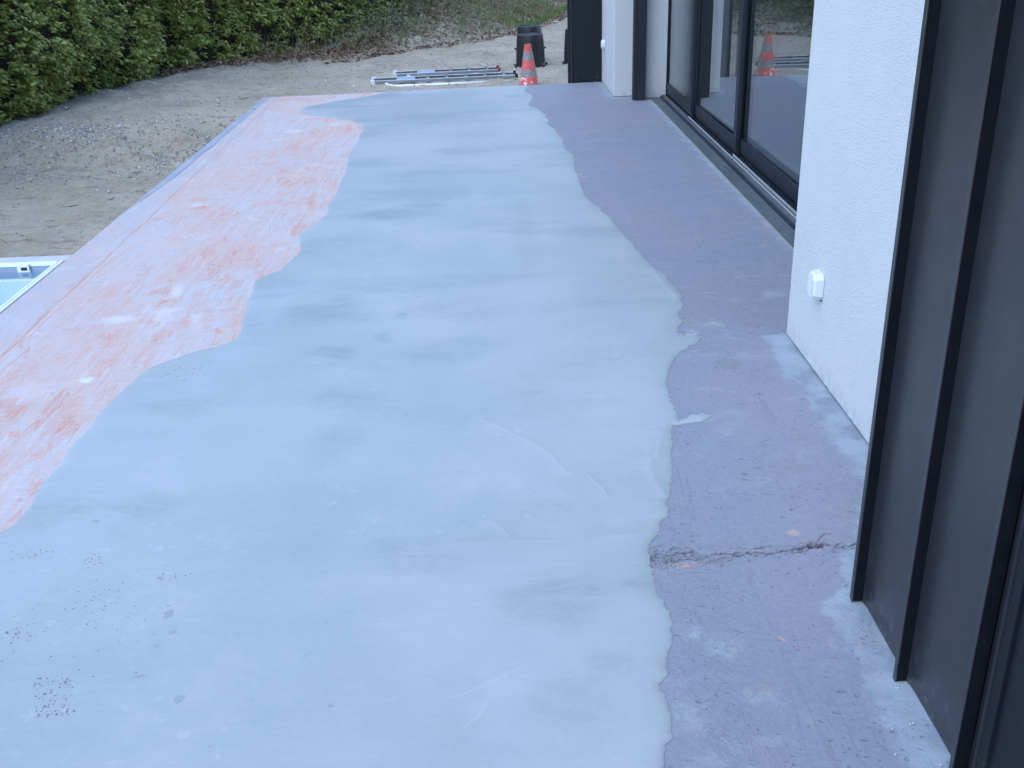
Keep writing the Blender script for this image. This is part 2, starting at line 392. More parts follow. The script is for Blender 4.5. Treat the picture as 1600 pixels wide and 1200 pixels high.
def m_oldcoat():
    t = NT('old_grey_coat'); v = t.pos()
    w = t.warp(v, 9.0, .06)
    w3 = t.warp(t.warp(v, 28.0, .035), 90, .010)
    w4 = t.warp(t.warp(v, 14.0, .09), 60, .02)
    big = t.noise(t.map(w, (1, .8, 1)), 1.3, 5, .6)
    fine = t.noise(v, 70, 5, .7)
    base = t.mix(t.ramp(big, .35, .65), (.225, .258, .318), (.262, .262, .315))
    base = t.mix(t.ramp(fine, .42, .75, 0, .28), base, (.40, .41, .44))
    base = t.mix(t.ramp(t.noise(w, 4.5, 5, .7), .55, .72, 0, .38), base, (.335, .36, .375))
    # ragged foot of the walls, where pale cement dust has been swept
    fx = t.math('ADD', t.attr('foot'), t.math('MULTIPLY', t.math('SUBTRACT', t.noise(v, 6.5, 7, .75), .5), .26))
    fm = t.ramp(fx, -.015, .022)
    fcol = t.mix(t.ramp(t.noise(v, 9, 4), .4, .66), (.33, .39, .455), (.235, .28, .33))
    base = t.mix(t.math('MULTIPLY', fm, .9), base, fcol)
    lt = t.math('MULTIPLY', t.blobs(w4, P['light_right']), t.ramp(t.noise(w3, 34, 5, .8), .40, .56, .05, 1.0))
    base = t.mix(t.math('MULTIPLY', lt, .85), base, (.36, .42, .42))
    gy = t.blobs(w4, P['grey_right'], .95)
    base = t.mix(t.math('MULTIPLY', gy, .6), base, (.215, .235, .255))
    st = t.math('MULTIPLY', t.blobs(w3, P['stains_right']), t.ramp(t.noise(w3, 60, 4, .7), .38, .56, .1, 1))
    base = t.mix(t.math('MULTIPLY', st, .8), base, (.55, .37, .30))
    base = t.mix(t.math('MULTIPLY', t.blobs(w3, P['green']), .7), base, (.30, .50, .24))
    # pale dashes left by the scraper
    dn = t.noise(t.map(w3, (2.2, 9, 1), .12), 5.0, 3, .5)
    far = t.ramp(t.attr('ypos'), 3.0, 4.2)
    base = t.mix(t.math('MULTIPLY', t.ramp(dn, .66, .72), t.math('MULTIPLY', far, .6)), base, (.47, .41, .37))
    # broad pale smears and dragged marks of the previous coat
    sm = t.noise(t.map(w4, (1, 2.2, 1), .3), 3.0, 6, .75)
    base = t.mix(t.ramp(sm, .54, .70, 0, .40), base, (.37, .395, .425))
    base = t.mix(t.ramp(sm, .44, .30, 0, .35), base, (.185, .195, .225))
    hl = t.noise(t.map(w3, (14, 1.6, 1), -.45), 4.0, 4, .7)
    base = t.mix(t.ramp(hl, .66, .72, 0, .5), base, (.14, .145, .17))
    base = t.mix(t.ramp(hl, .33, .27, 0, .5), base, (.44, .45, .47))
    ln = t.noise(t.map(t.warp(v, 3, .03), (5.0, .35, 1), .04), 2.0, 2, .4)
    lf = t.math('MULTIPLY', t.ramp(t.math('ABSOLUTE', t.math('SUBTRACT', ln, .5)), .008, .002), t.ramp(t.noise(v, 2.2, 3), .42, .58))
    base = t.mix(t.math('MULTIPLY', lf, .26), base, (.16, .17, .21))
    base = t.mix(t.math('MULTIPLY', t.ramp(t.noise(t.map(w4, (1, 1.4, 1), 0, (9, 2, 0)), 4.2, 6, .75), .58, .70), t.ramp(t.attr('foot'), -.45, -.05, 0, .45)), base, (.34, .28, .255))
    # scraped nicks
    vo = t.n('ShaderNodeTexVoronoi'); t.l(t.map(w3, (1, 2.4, 1), .6), vo.inputs['Vector']); vo.inputs['Scale'].default_value = 15
    nk = t.math('MULTIPLY', t.ramp(vo.outputs['Distance'], .20, .10), t.ramp(t.noise(v, 6, 3), .46, .60))
    vo2 = t.n('ShaderNodeTexVoronoi'); t.l(t.map(w3, (1, 2.0, 1), -.5), vo2.inputs['Vector']); vo2.inputs['Scale'].default_value = 40
    nk2 = t.math('MULTIPLY', t.ramp(vo2.outputs['Distance'], .22, .10), t.ramp(t.noise(v, 5, 4), .42, .58))
    nkk = t.math('MAXIMUM', nk, nk2)
    base = t.mix(t.math('MULTIPLY', nkk, .6), base, (.17, .175, .20))
    dr = t.attr('dirt')
    base = t.mix(t.math('MINIMUM', dr, .93), base, t.mix(t.ramp(t.noise(v, 40, 4), .4, .6), (.05, .045, .045), (.12, .085, .065)))
    h = t.math('ADD', t.math('MULTIPLY', fine, .6), t.math('MULTIPLY', nkk, -1.0))
    rg = t.noise(w3, 22, 5, .8)
    h = t.math('ADD', h, t.math('MULTIPLY', t.math('MULTIPLY', rg, t.attr('rag')), 2.2))
    return t.set(base, .62, t.bump(h, .55, .006), spec=.4)

def m_band():
    t = NT('edge_band'); v = t.pos()
    base = t.mix(t.ramp(t.noise(v, 4, 5), .35, .65), (.30, .345, .43), (.37, .41, .48))
    base = t.mix(t.ramp(t.noise(v, 60, 4), .5, .75, 0, .4), base, (.46, .48, .52))
    return t.set(base, .7, t.bump(t.noise(v, 60, 4), .3, .004))

def m_concrete():
    t = NT('slab_concrete'); v = t.pos()
    base = t.mix(t.ramp(t.noise(v, 6, 6), .35, .65), (.36, .36, .36), (.46, .46, .46))
    return t.set(base, .8, t.bump(t.noise(v, 90, 4), .3, .004))

def m_dirt():
    t = NT('dry_soil'); v = t.pos()
    a = t.noise(v, 1.2, 6, .65); b = t.noise(v, 16, 6, .75)
    base = t.mix(t.ramp(a, .35, .65), (.330, .294, .230), (.410, .368, .293))
    base = t.mix(t.ramp(b, .50, .75, 0, .6), base, (.50, .455, .385))
    base = t.mix(t.ramp(b, .48, .30, 0, .6), base, (.215, .190, .152))
    st = t.noise(t.map(v, (1.2, 7, 1), .1), 2.5, 5, .7)
    base = t.mix(t.ramp(st, .52, .66, 0, .55), base, (.165, .145, .115))
    g = t.noise(v, 90, 3, .7)
    base = t.mix(t.ramp(g, .55, .8, 0, .45), base, (.48, .44, .37))
    h = t.math('ADD', t.math('MULTIPLY', b, 1.2), t.math('MULTIPLY', g, .4))
    return t.set(base, .95, t.bump(h, .6, .018), spec=.15)

def m_render():
    t = NT('white_render'); v = t.pos()
    n = t.noise(v, 190, 3, .6); vo = t.n('ShaderNodeTexVoronoi'); t.l(t.warp(v, 60, .01), vo.inputs['Vector']); vo.inputs['Scale'].default_value = 170
    base = t.mix(t.ramp(t.noise(v, 2.2, 4), .3, .7), (.60, .608, .608), (.63, .633, .628))
    base = t.mix(t.ramp(t.noise(v, 240, 2), .55, .75, 0, .22), base, (.46, .47, .49))
    sz = t.n('ShaderNodeSeparateXYZ'); t.l(t.warp(v, 12, .05), sz.inputs[0])
    spl = t.math('MULTIPLY', t.ramp(sz.outputs[2], .10, .0), t.ramp(t.noise(v, 24, 5, .7), .38, .66, .05, .55))
    base = t.mix(spl, base, (.40, .415, .43))
    base = t.mix(t.ramp(t.noise(t.map(v, (1, 1, .35)), 5, 5, .7), .55, .75, 0, .14), base, (.50, .51, .53))
    h = t.math('ADD', n, t.math('MULTIPLY', vo.outputs['Distance'], .8))
    h = t.math('ADD', h, t.math('MULTIPLY', t.noise(v, 14, 4), 1.2))
    return t.set(base, .88, t.bump(h, .75, .004), spec=.25)

def m_cladding(name='anthracite_sheet', col=(.0155, .016, .021), rough=.36, spec=.78):
    t = NT(name); v = t.pos()
    a = t.noise(t.map(v, (1, 1, .25)), 3, 4)
    sm = t.noise(v, 11, 5, .7)
    ft = t.noise(v, 700, 2, .5)
    base = t.mix(t.ramp(a, .3, .7), col, tuple(c * 1.25 for c in col))
    # dust motes and chalky handling marks
    vo = t.n('ShaderNodeTexVoronoi'); t.l(v, vo.inputs['Vector']); vo.inputs['Scale'].default_value = 26
    mo = t.math('MULTIPLY', t.ramp(vo.outputs['Distance'], .05, .02), t.ramp(t.noise(v, 9, 2), .60, .66))
    base = t.mix(t.math('MULTIPLY', mo, .5), base, (.25, .25, .26))
    base = t.mix(t.ramp(sm, .60, .80, 0, .10), base, (.2, .2, .21))
    zz = t.n('ShaderNodeSeparateXYZ'); t.l(v, zz.inputs[0])
    base = t.mix(t.math('MULTIPLY', t.ramp(zz.outputs[2], .16, .0), t.ramp(t.noise(v, 45, 5, .8), .50, .72, 0, .35)), base, (.22, .24, .26))
    return t.set(base, t.ramp(sm, .3, .7, rough - .03, rough + .06), t.bump(t.math('ADD', t.math('MULTIPLY', a, 6), t.math('MULTIPLY', ft, .12)), .12, .004), spec=spec)

def m_leaf(name, c0, c1, c2, rough=.34):
    t = NT(name)
    r = t.attr('rnd')
    nd = t.n('ShaderNodeValToRGB'); t.l(r, nd.inputs[0])
    e = nd.color_ramp.elements
    e[0].position = 0.0; e[0].color = (*c0, 1)
    e[1].position = 1.0; e[1].color = (*c2, 1)
    k = nd.color_ramp.elements.new(.55); k.color = (*c1, 1)
    g = t.n('ShaderNodeNewGeometry')
    col = t.mix(t.math('MULTIPLY', g.outputs['Backfacing'], .35), nd.outputs[0], (.13, .16, .09))
    t.set(col, rough, spec=.75)
    tr = t.n('ShaderNodeBsdfTranslucent'); t.l(col, tr.inputs[0])
    mx = t.n('ShaderNodeMixShader'); mx.inputs[0].default_value = .38
    t.l(t.p.outputs[0], mx.inputs[1]); t.l(tr.outputs[0], mx.inputs[2]); t.l(mx.outputs[0], t.out.inputs[0])
    return t.m

def m_attrmix(name, cols, rough=.9):
    t = NT(name); r = t.attr('rnd')
    nd = t.n('ShaderNodeValToRGB'); t.l(r, nd.inputs[0])
    e = nd.color_ramp.elements
    e[0].color = (*cols[0], 1); e[1].color = (*cols[-1], 1)
    for i, c in enumerate(cols[1:-1]):
        k = e.new((i + 1) / (len(cols) - 1)); k.color = (*c, 1)
    return t.set(nd.outputs[0], rough, spec=.3)

def m_glass():
    t = NT('window_glass')
    fr = t.schlick(.22)
    gl = t.n('ShaderNodeBsdfGlossy'); gl.inputs['Roughness'].default_value = 0.0
    gl.inputs['Color'].default_value = (.93, .96, .97, 1)
    tr = t.n('ShaderNodeBsdfTransparent'); tr.inputs['Color'].default_value = (.80, .86, .87, 1)
    mx = t.n('ShaderNodeMixShader')
    t.l(fr, mx.inputs[0]); t.l(tr.outputs[0], mx.inputs[1]); t.l(gl.outputs[0], mx.inputs[2])
    t.l(mx.outputs[0], t.out.inputs[0])
    return t.m

def m_water():
    t = NT('pool_water'); v = t.pos()
    nb = t.bump(t.noise(v, 5, 2), .03, .01)
    fr = t.schlick(.03, 1.0, nb)
    gl = t.n('ShaderNodeBsdfGlossy'); gl.inputs['Roughness'].default_value = 0.01; t.l(nb, gl.inputs['Normal'])
    tr = t.n('ShaderNodeBsdfTransparent'); tr.inputs['Color'].default_value = (.86, .97, 1.0, 1)
    mx = t.n('ShaderNodeMixShader')
    t.l(fr, mx.inputs[0]); t.l(tr.outputs[0], mx.inputs[1]); t.l(gl.outputs[0], mx.inputs[2])
    t.l(mx.outputs[0], t.out.inputs[0])
    return t.m

M = dict(chip=m_attrmix('coat_chip', [(.13, .12, .13), (.20, .20, .24), (.28, .28, .32), (.36, .24, .19)]), web=flat('seam_web_shade', (.0045, .0055, .009), .6, spec=.2), screed=m_screed(), primer=m_primer(), old=m_oldcoat(), band=m_band(), conc=m_concrete(), dirt=m_dirt(),
         render=m_render(), clad=m_cladding(), clad_dark=m_cladding('dark_return_sheet', (.007, .009, .014), .5, .28),
         frame=m_cladding('door_frame_paint', (.012, .016, .024), .42, .35),
         sill=m_cladding('sill_metal', (.075, .092, .105), .48, .5),
         glass=m_glass(), water=m_water(),
         alu=flat('lit_aluminium', (.80, .82, .83), .42, .35, var=.10),  # brighter copy of the ladder metal, highlights put into its colour
         alu_dull_shaded=flat('dull_shaded_aluminium', (.26, .28, .30), .45, .5, var=.2),  # darker copy, shade of the ladder webs put into colour; also the pool post
         rail=flat('bright_rail', (.55, .57, .59), .45, .2, var=.02),
         black=flat('black_rubber', (.012, .012, .013), .6),
         redplug=flat('red_plastic', (.22, .02, .03), .5),
         tub=flat('black_tub_plastic', (.016, .017, .020), .5, bump=.1),
         white=flat('white_plastic', (.70, .74, .72), .35, var=.03),
         liner=flat('white_pool_liner', (.74, .80, .82), .5, var=.03),
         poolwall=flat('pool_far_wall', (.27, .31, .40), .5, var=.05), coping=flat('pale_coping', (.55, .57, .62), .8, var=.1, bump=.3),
         cap=flat('pool_rail', (.80, .86, .84), .35, var=.04),
         inwall=flat('interior_plaster', (.30, .30, .30), .9), infloor=flat('interior_floor', (.14, .135, .13), .5),
         gap=flat('joint_grit', (.10, .095, .09), .95),  # even dark grey for joints and wall foot
         paper=flat('instruction_sticker', (.34, .42, .56), .5),
         bark=flat('twig_bark', (.075, .060, .050), .9, var=.3),
         core=flat('shaded_inner_leaves', (.040, .042, .028), .95, var=.4),
         pit=flat('pinhole_shade', (.15, .18, .205), .8),
         mark=flat('damp_mark', (.30, .35, .37), .6, bump=.4),
         foam=flat('pale_grit_crumb', (.44, .46, .48), .95, spec=.1),
         leaf=m_leaf('laurel_leaf', (.17, .21, .050), (.36, .42, .105), (.58, .60, .20)),
         ivy=m_leaf('bank_leaf', (.075, .11, .035), (.15, .195, .07), (.26, .28, .12), .55),
         grass=m_attrmix('grass_blade', [(.05, .10, .025), (.10, .17, .045), (.19, .21, .08)]),
         litter=m_attrmix('dead_leaf', [(.13, .085, .055), (.21, .145, .10), (.36, .27, .20), (.17, .11, .07)]),
         stone=m_attrmix('chalk_pebble', [(.22, .21, .20), (.32, .31, .30), (.48, .47, .46), (.70, .70, .68)]),
         clod=m_attrmix('soil_clod', [(.30, .265, .215), (.37, .33, .275), (.46, .42, .36)]))

def m_cone():
    t = NT('cone_plastic'); v = t.obj()
    sep = t.n('ShaderNodeSeparateXYZ'); t.l(t.warp(v, 40, .006), sep.inputs[0])
    z = sep.outputs[2]
    def band(a, b): return t.math('MULTIPLY', t.ramp(z, a - .002, a + .002), t.ramp(z, b + .002, b - .002))
    sc = t.noise(t.map(v, (1, 1, .5)), 90, 5, .8)
    red = t.mix(t.ramp(t.noise(v, 30, 4), .4, .7), (.62, .095, .085), (.68, .17, .155))
    red = t.mix(t.ramp(sc, .62, .8, 0, .4), red, (.5, .3, .28))
    gry = t.mix(t.ramp(sc, .35, .65), (.17, .15, .155), (.34, .31, .31))
    gry = t.mix(t.ramp(t.noise(v, 45, 4), .58, .7, 0, .35), gry, (.62, .18, .15))
    f = t.math('MAXIMUM', band(.285, .372), band(.125, .200))
    col = t.mix(f, red, gry)
    lo = t.math('MULTIPLY', band(.055, .120), t.ramp(t.noise(v, 22, 5, .7), .56, .60))
    col = t.mix(lo, col, (.85, .83, .80))
    return t.set(col, .6, t.bump(sc, .3, .003))
M['cone'] = m_cone()

# ------------------------------------------------------------------ ground
def far_edge(x):
    return 10.27 + (x + 2.165) / (1.12 + 2.165) * 0.20

BL = [(-9.0, 8.0)] + [(-4.75, 8.2), (-4.40, 9.42), (-3.85, 12.4), (-2.75, 14.1)] + P['bankline'][1:] + [(4.0, 26.0)]
BLn = np.array(BL)

def dist_line(x, y):
    """signed distance beyond the foot of the hedge and bank (positive = behind it)"""
    best = 1e9; sg = 1
    for i in range(len(BL) - 1):
        ax, ay = BL[i]; bx, by = BL[i + 1]
        dx, dy = bx - ax, by - ay
        t = max(0, min(1, ((x - ax) * dx + (y - ay) * dy) / (dx * dx + dy * dy)))
        px, py = ax + t * dx, ay + t * dy
        d = math.hypot(x - px, y - py)
        if d < best:
            best = d
            sg = 1 if dx * (y - ay) - dy * (x - ax) > 0 else -1
    return best * sg

def sstep(a, b, x):
    t = max(0.0, min(1.0, (x - a) / (b - a)))
    return t * t * (3 - 2 * t)

def ground_z(x, y, fine=True):
    yc = 8.32 + .06 * math.sin(x * 2.1) + .10 * fn(x, 0, 3, 1.3)          # toe of the cut slope
    yt = yc + .62 + (x + 4.0) * .20
    hi = -.035 + .02 * math.sin(x * .9 + y * .4)
    if x > -2.0: hi = -.075 - .02 * min(1, x + 2.0)
    a = sstep(yc, max(yt, yc + .5), y)
    z = -.25 + (hi + .25) * a
    if y > 10.0: z += (-.075 - z) * sstep(10.0, 11.0, y) * sstep(-3.2, -2.4, x)
    if y > 12:
        d = dist_line(x, y)
        if d > 0 and x > -3.2: z += (.30 * min(d, 1.2) + .42 * max(0, min(d, 5.5) - 1.2)) * sstep(-3.2, -1.5, x)
    if fine:
        z += .030 * fn(x, y, 0, 2.2, 5) * (1 if a > .02 or y > 9 else .45)
        if .02 < a < .98: z += .075 * fn(x, y, 7, 5.0, 5) * (a * (1 - a) * 4) ** .5
        else: z += .022 * fn(x, y * 1.6, 4, 8.0, 5)
    return z

def build_ground():
    xs = np.concatenate([np.arange(-9, -5, .25), np.arange(-5, 2.6, .038), np.arange(2.6, 9.1, .3)])
    ys = np.concatenate([np.arange(-4, 5.0, .3), np.arange(5.0, 13.0, .042), np.arange(13.0, 22.0, .09), np.arange(22, 34, .5)])
    nx, ny = len(xs), len(ys)
    V = np.zeros((ny, nx, 3), dtype=np.float32)
    for j, y in enumerate(ys):
        for i, x in enumerate(xs):
            V[j, i] = (x, y, -.40 if (-2.10 < x < 6 and y < 10.15) else ground_z(x, y, -5 < x < 2.6 and y > 5))
    idx = np.arange(nx * ny).reshape(ny, nx)
    Fq = np.stack([idx[:-1, :-1], idx[:-1, 1:], idx[1:, 1:], idx[1:, :-1]], -1).reshape(-1, 4)
    cx = V[:, :, 0].ravel(); cy = V[:, :, 1].ravel()
    fx = cx[Fq].mean(1); fy = cy[Fq].mean(1)
    keep = ~((fx > -5.0) & (fx < -2.0) & (fy < 5.0))
    mesh_np('ground', V.reshape(-1, 3), Fq[keep], M['dirt'], smooth=True, kind='structure')
    bm = bmesh.new()
    vs = [bm.verts.new(p) for p in ((-400, -400, -.6), (400, -400, -.6), (400, 400, -.6), (-400, 400, -.6))]
    hole = [bm.verts.new(p) for p in ((-8.6, -3.6, -.6), (8.6, -3.6, -.6), (8.6, 33, -.6), (-8.6, 33, -.6))]
    for k in range(4):
        bm.faces.new((vs[k], vs[(k + 1) % 4], hole[(k + 1) % 4], hole[k]))
    bm_obj('outlying_ground', bm, M['dirt'], kind='structure')
build_ground()

# ------------------------------------------------------------------ terrace
def slab():
    bm = bmesh.new()
    y0 = -3.5
    prof = [(-2.160, y0), (1.70, y0), (1.70, 10.50), (-2.160, far_edge(-2.16) - .004)]
    lo = [bm.verts.new((x, y, -.42)) for x, y in prof]
    hi = [bm.verts.new((x, y, -.024)) for x, y in prof]
    bm.faces.new(hi); bm.faces.new(lo[::-1])
    for k in range(4): bm.faces.new((lo[k], lo[(k + 1) % 4], hi[(k + 1) % 4], hi[k]))
    return bm_obj('terrace_slab', bm, M['conc'], kind='structure')
slab()

def grid_sheet(name, xs, ys, zf, mat, attrs=None):
    nx, ny = len(xs), len(ys)
    X, Y = np.meshgrid(xs, ys)
    e = 10.27 + (X + 2.165) / 3.285 * .20
    Yw = np.where(Y > 8.0, 8.0 + (Y - 8.0) * (e - 8.0) / (10.4 - 8.0), Y)
    Z, A = zf(X, Yw)
    # turned-down rim all round
    Xp = np.pad(X, 1, mode='edge'); Yp = np.pad(Yw, 1, mode='edge'); Zp = np.pad(Z, 1, mode='constant', constant_values=-.03)
    V = np.stack([Xp, Yp, Zp], -1).reshape(-1, 3)
    idx = np.arange((nx + 2) * (ny + 2)).reshape(ny + 2, nx + 2)
    Fq = np.stack([idx[:-1, :-1], idx[:-1, 1:], idx[1:, 1:], idx[1:, :-1]], -1).reshape(-1, 4)
    at = {k: np.pad(a, 1, mode='edge').ravel() for k, a in A.items()}
    return mesh_np(name, V, Fq, mat, smooth=True, attrs=at, kind='structure')

def primer_z(X, Y):
    Z = np.zeros_like(X)
    g = np.abs(X + 1.90 + .0125 * Y)
    Z -= .003 * np.exp(-(g / .008) ** 2)
    Z += .0012 * np.sin(X * 9 + np.sin(Y * 3)) * np.sin(Y * 5)
    return Z, {'foot': np.zeros_like(X)}
grid_sheet('primer_coat', np.concatenate([np.arange(-2.165, -1.80, .012), np.arange(-1.80, -.30, .05), [-.30]]),
           np.concatenate([np.arange(-3.5, 10.4, .06), [10.4]]), primer_z, M['primer'])

def old_z(X, Y):
    Z = np.zeros_like(X)
    dirt = np.zeros_like(X); rag = np.zeros_like(X)
    cr = np.array(P['crack']); cr2 = np.array(P['crack2'])
    cy = np.interp(X, cr[:, 0], cr[:, 1])
    sel = np.argwhere((np.abs(Y - cy) < .09) & (X > .30) & (X < 1.0))
    for j, i in sel:
        x, y = X[j, i], Y[j, i]
        c = cy[j, i]
        jg = fn(x, y * .3, 8, 110, 3) * .0035; n1 = fn(x, 1.3, 0, 22, 5) * .012 + jg; n2 = fn(x, 5.3, 0, 26, 5) * .016 - jg; n3 = fn(x, 9.1, 0, 17, 5) * .022 + jg
        left = max(0.0, min(1.0, (.66 - x) / .25))
        z = 0; d_ = 0
        for off, nn, wd, dp, pr in ((.004, n1, .0036, .017, 1.0), (-.010 - .014 * left, n2, .0026, .011, sstep(-.15, .1, fn(x, 2, 0, 9, 2))),
                                    (.012 + .006 * left, n3, .0022, .009, sstep(-.1, .15, fn(x, 7, 0, 8, 2)) * .9), (-.030, n3 * 1.3, .0020, .008, left * .9), (-.045, n2 * 1.5, .0017, .006, left * .8)):
            if off == .004: pr = .35 + .65 * sstep(-.25, .15, fn(x, 3.3, 0, 12, 3)) + .3 * (x > .74)
            d = abs(y - (c + off + nn)) / (wd * (.6 + .9 * abs(fn(x, off * 50, 0, 30, 2)) + (.8 if .78 < x < .85 and off == .004 else 0)))
            g = math.exp(-d * d) * min(pr, 1.2)
            z -= dp * g
            d_ = max(d_, g * (1.0 if dp > .006 else .45))
            # flaked lip beside each split
            e = math.exp(-((d - 2.2) / .9) ** 2) * min(pr, 1.0)
            z += .0042 * e * (.4 + abs(fn(x, y, 0, 60, 3)))
        wgt = math.exp(-((y - c + .012 * left) / (.028 + .03 * left)) ** 2)
        z += .0085 * wgt * left * (abs(fn(x * .45, y, 2, 120, 5)) - .15)
        z -= .004 * math.exp(-((y - c) / .02) ** 2)
        d_ = max(d_, .55 * left * wgt * sstep(.12, .35, fn(x * .5, y, 5, 80, 3)))
        # branch
        if .75 < x < .86:
            yb = np.interp(x, cr2[:, 0], cr2[:, 1]) + n1 * .5
            g = math.exp(-((y - yb) / .0022) ** 2)
            z -= .006 * g; d_ = max(d_, .7 * g)
        Z[j, i] = z; dirt[j, i] = d_
    # step lines in the wall-side foot
    wall = np.where(Y < 2.0, .745 + .0 * Y, np.where(Y < 3.69, 1.015, np.where(Y < 9.4, 1.415, 1.08)))
    sm = .06
    t = np.clip((Y - 1.95) / .5, 0, 1); wall = np.where((Y > 1.95) & (Y < 2.45), .745 + (1.015 - .745) * t, wall)
    foot = X - wall
    rag = np.exp(-((X - .42) / .09) ** 2) * (Y < 2.12) + .6 * np.exp(-((X - .42) / .05) ** 2) * (Y >= 2.12) + .3 * np.clip(X - .8, 0, .3)
    return Z, {'foot': foot, 'dirt': dirt, 'rag': rag, 'ypos': Y}
grid_sheet('old_grey_coat', np.concatenate([np.arange(-.298, .30, .06), np.arange(.30, 1.0, .0035), np.arange(1.0, 1.70, .03), [1.70]]),
           np.concatenate([np.arange(-3.5, 1.4, .1), np.arange(1.4, 2.09, .02), np.arange(2.09, 2.30, .0021), np.arange(2.30, 10.38, .04), [10.4]]), old_z, M['old'])

# pale strip along the outer edge of the slab
def edge_band():
    bm = bmesh.new()
    ys = np.arange(5.9, 10.25, .05)
    a = [bm.verts.new((-2.1655, y, .0022)) for y in ys]
    b = [bm.verts.new((-2.108 + .010 * fn(y, 1, 0, 2.5) + .006 * fn(y, 1, 0, 14) - .055 * max(0, (6.9 - y) / 1.0), y, .0022)) for y in ys]
    for k in range(len(ys) - 1): bm.faces.new((a[k], b[k], b[k + 1], a[k + 1]))
    return bm_obj('edge_band', bm, M['band'], kind='structure')
edge_band()

# fresh grey levelling screed: one pour with a feathered rim
def resample(pts, step, amp, sc, seed):
    out = []
    for i in range(len(pts) - 1):
        a = np.array(pts[i]); b = np.array(pts[i + 1]); L = np.linalg.norm(b - a)
        n = max(1, int(L / step)); nrm = np.array([-(b - a)[1], (b - a)[0]]) / max(L, 1e-6)
        for k in range(n):
            p = a + (b - a) * k / n
            p = p + nrm * amp * (fn(p[0], p[1], seed, sc, 4))
            out.append(p)
    out.append(np.array(pts[-1]))
    return out

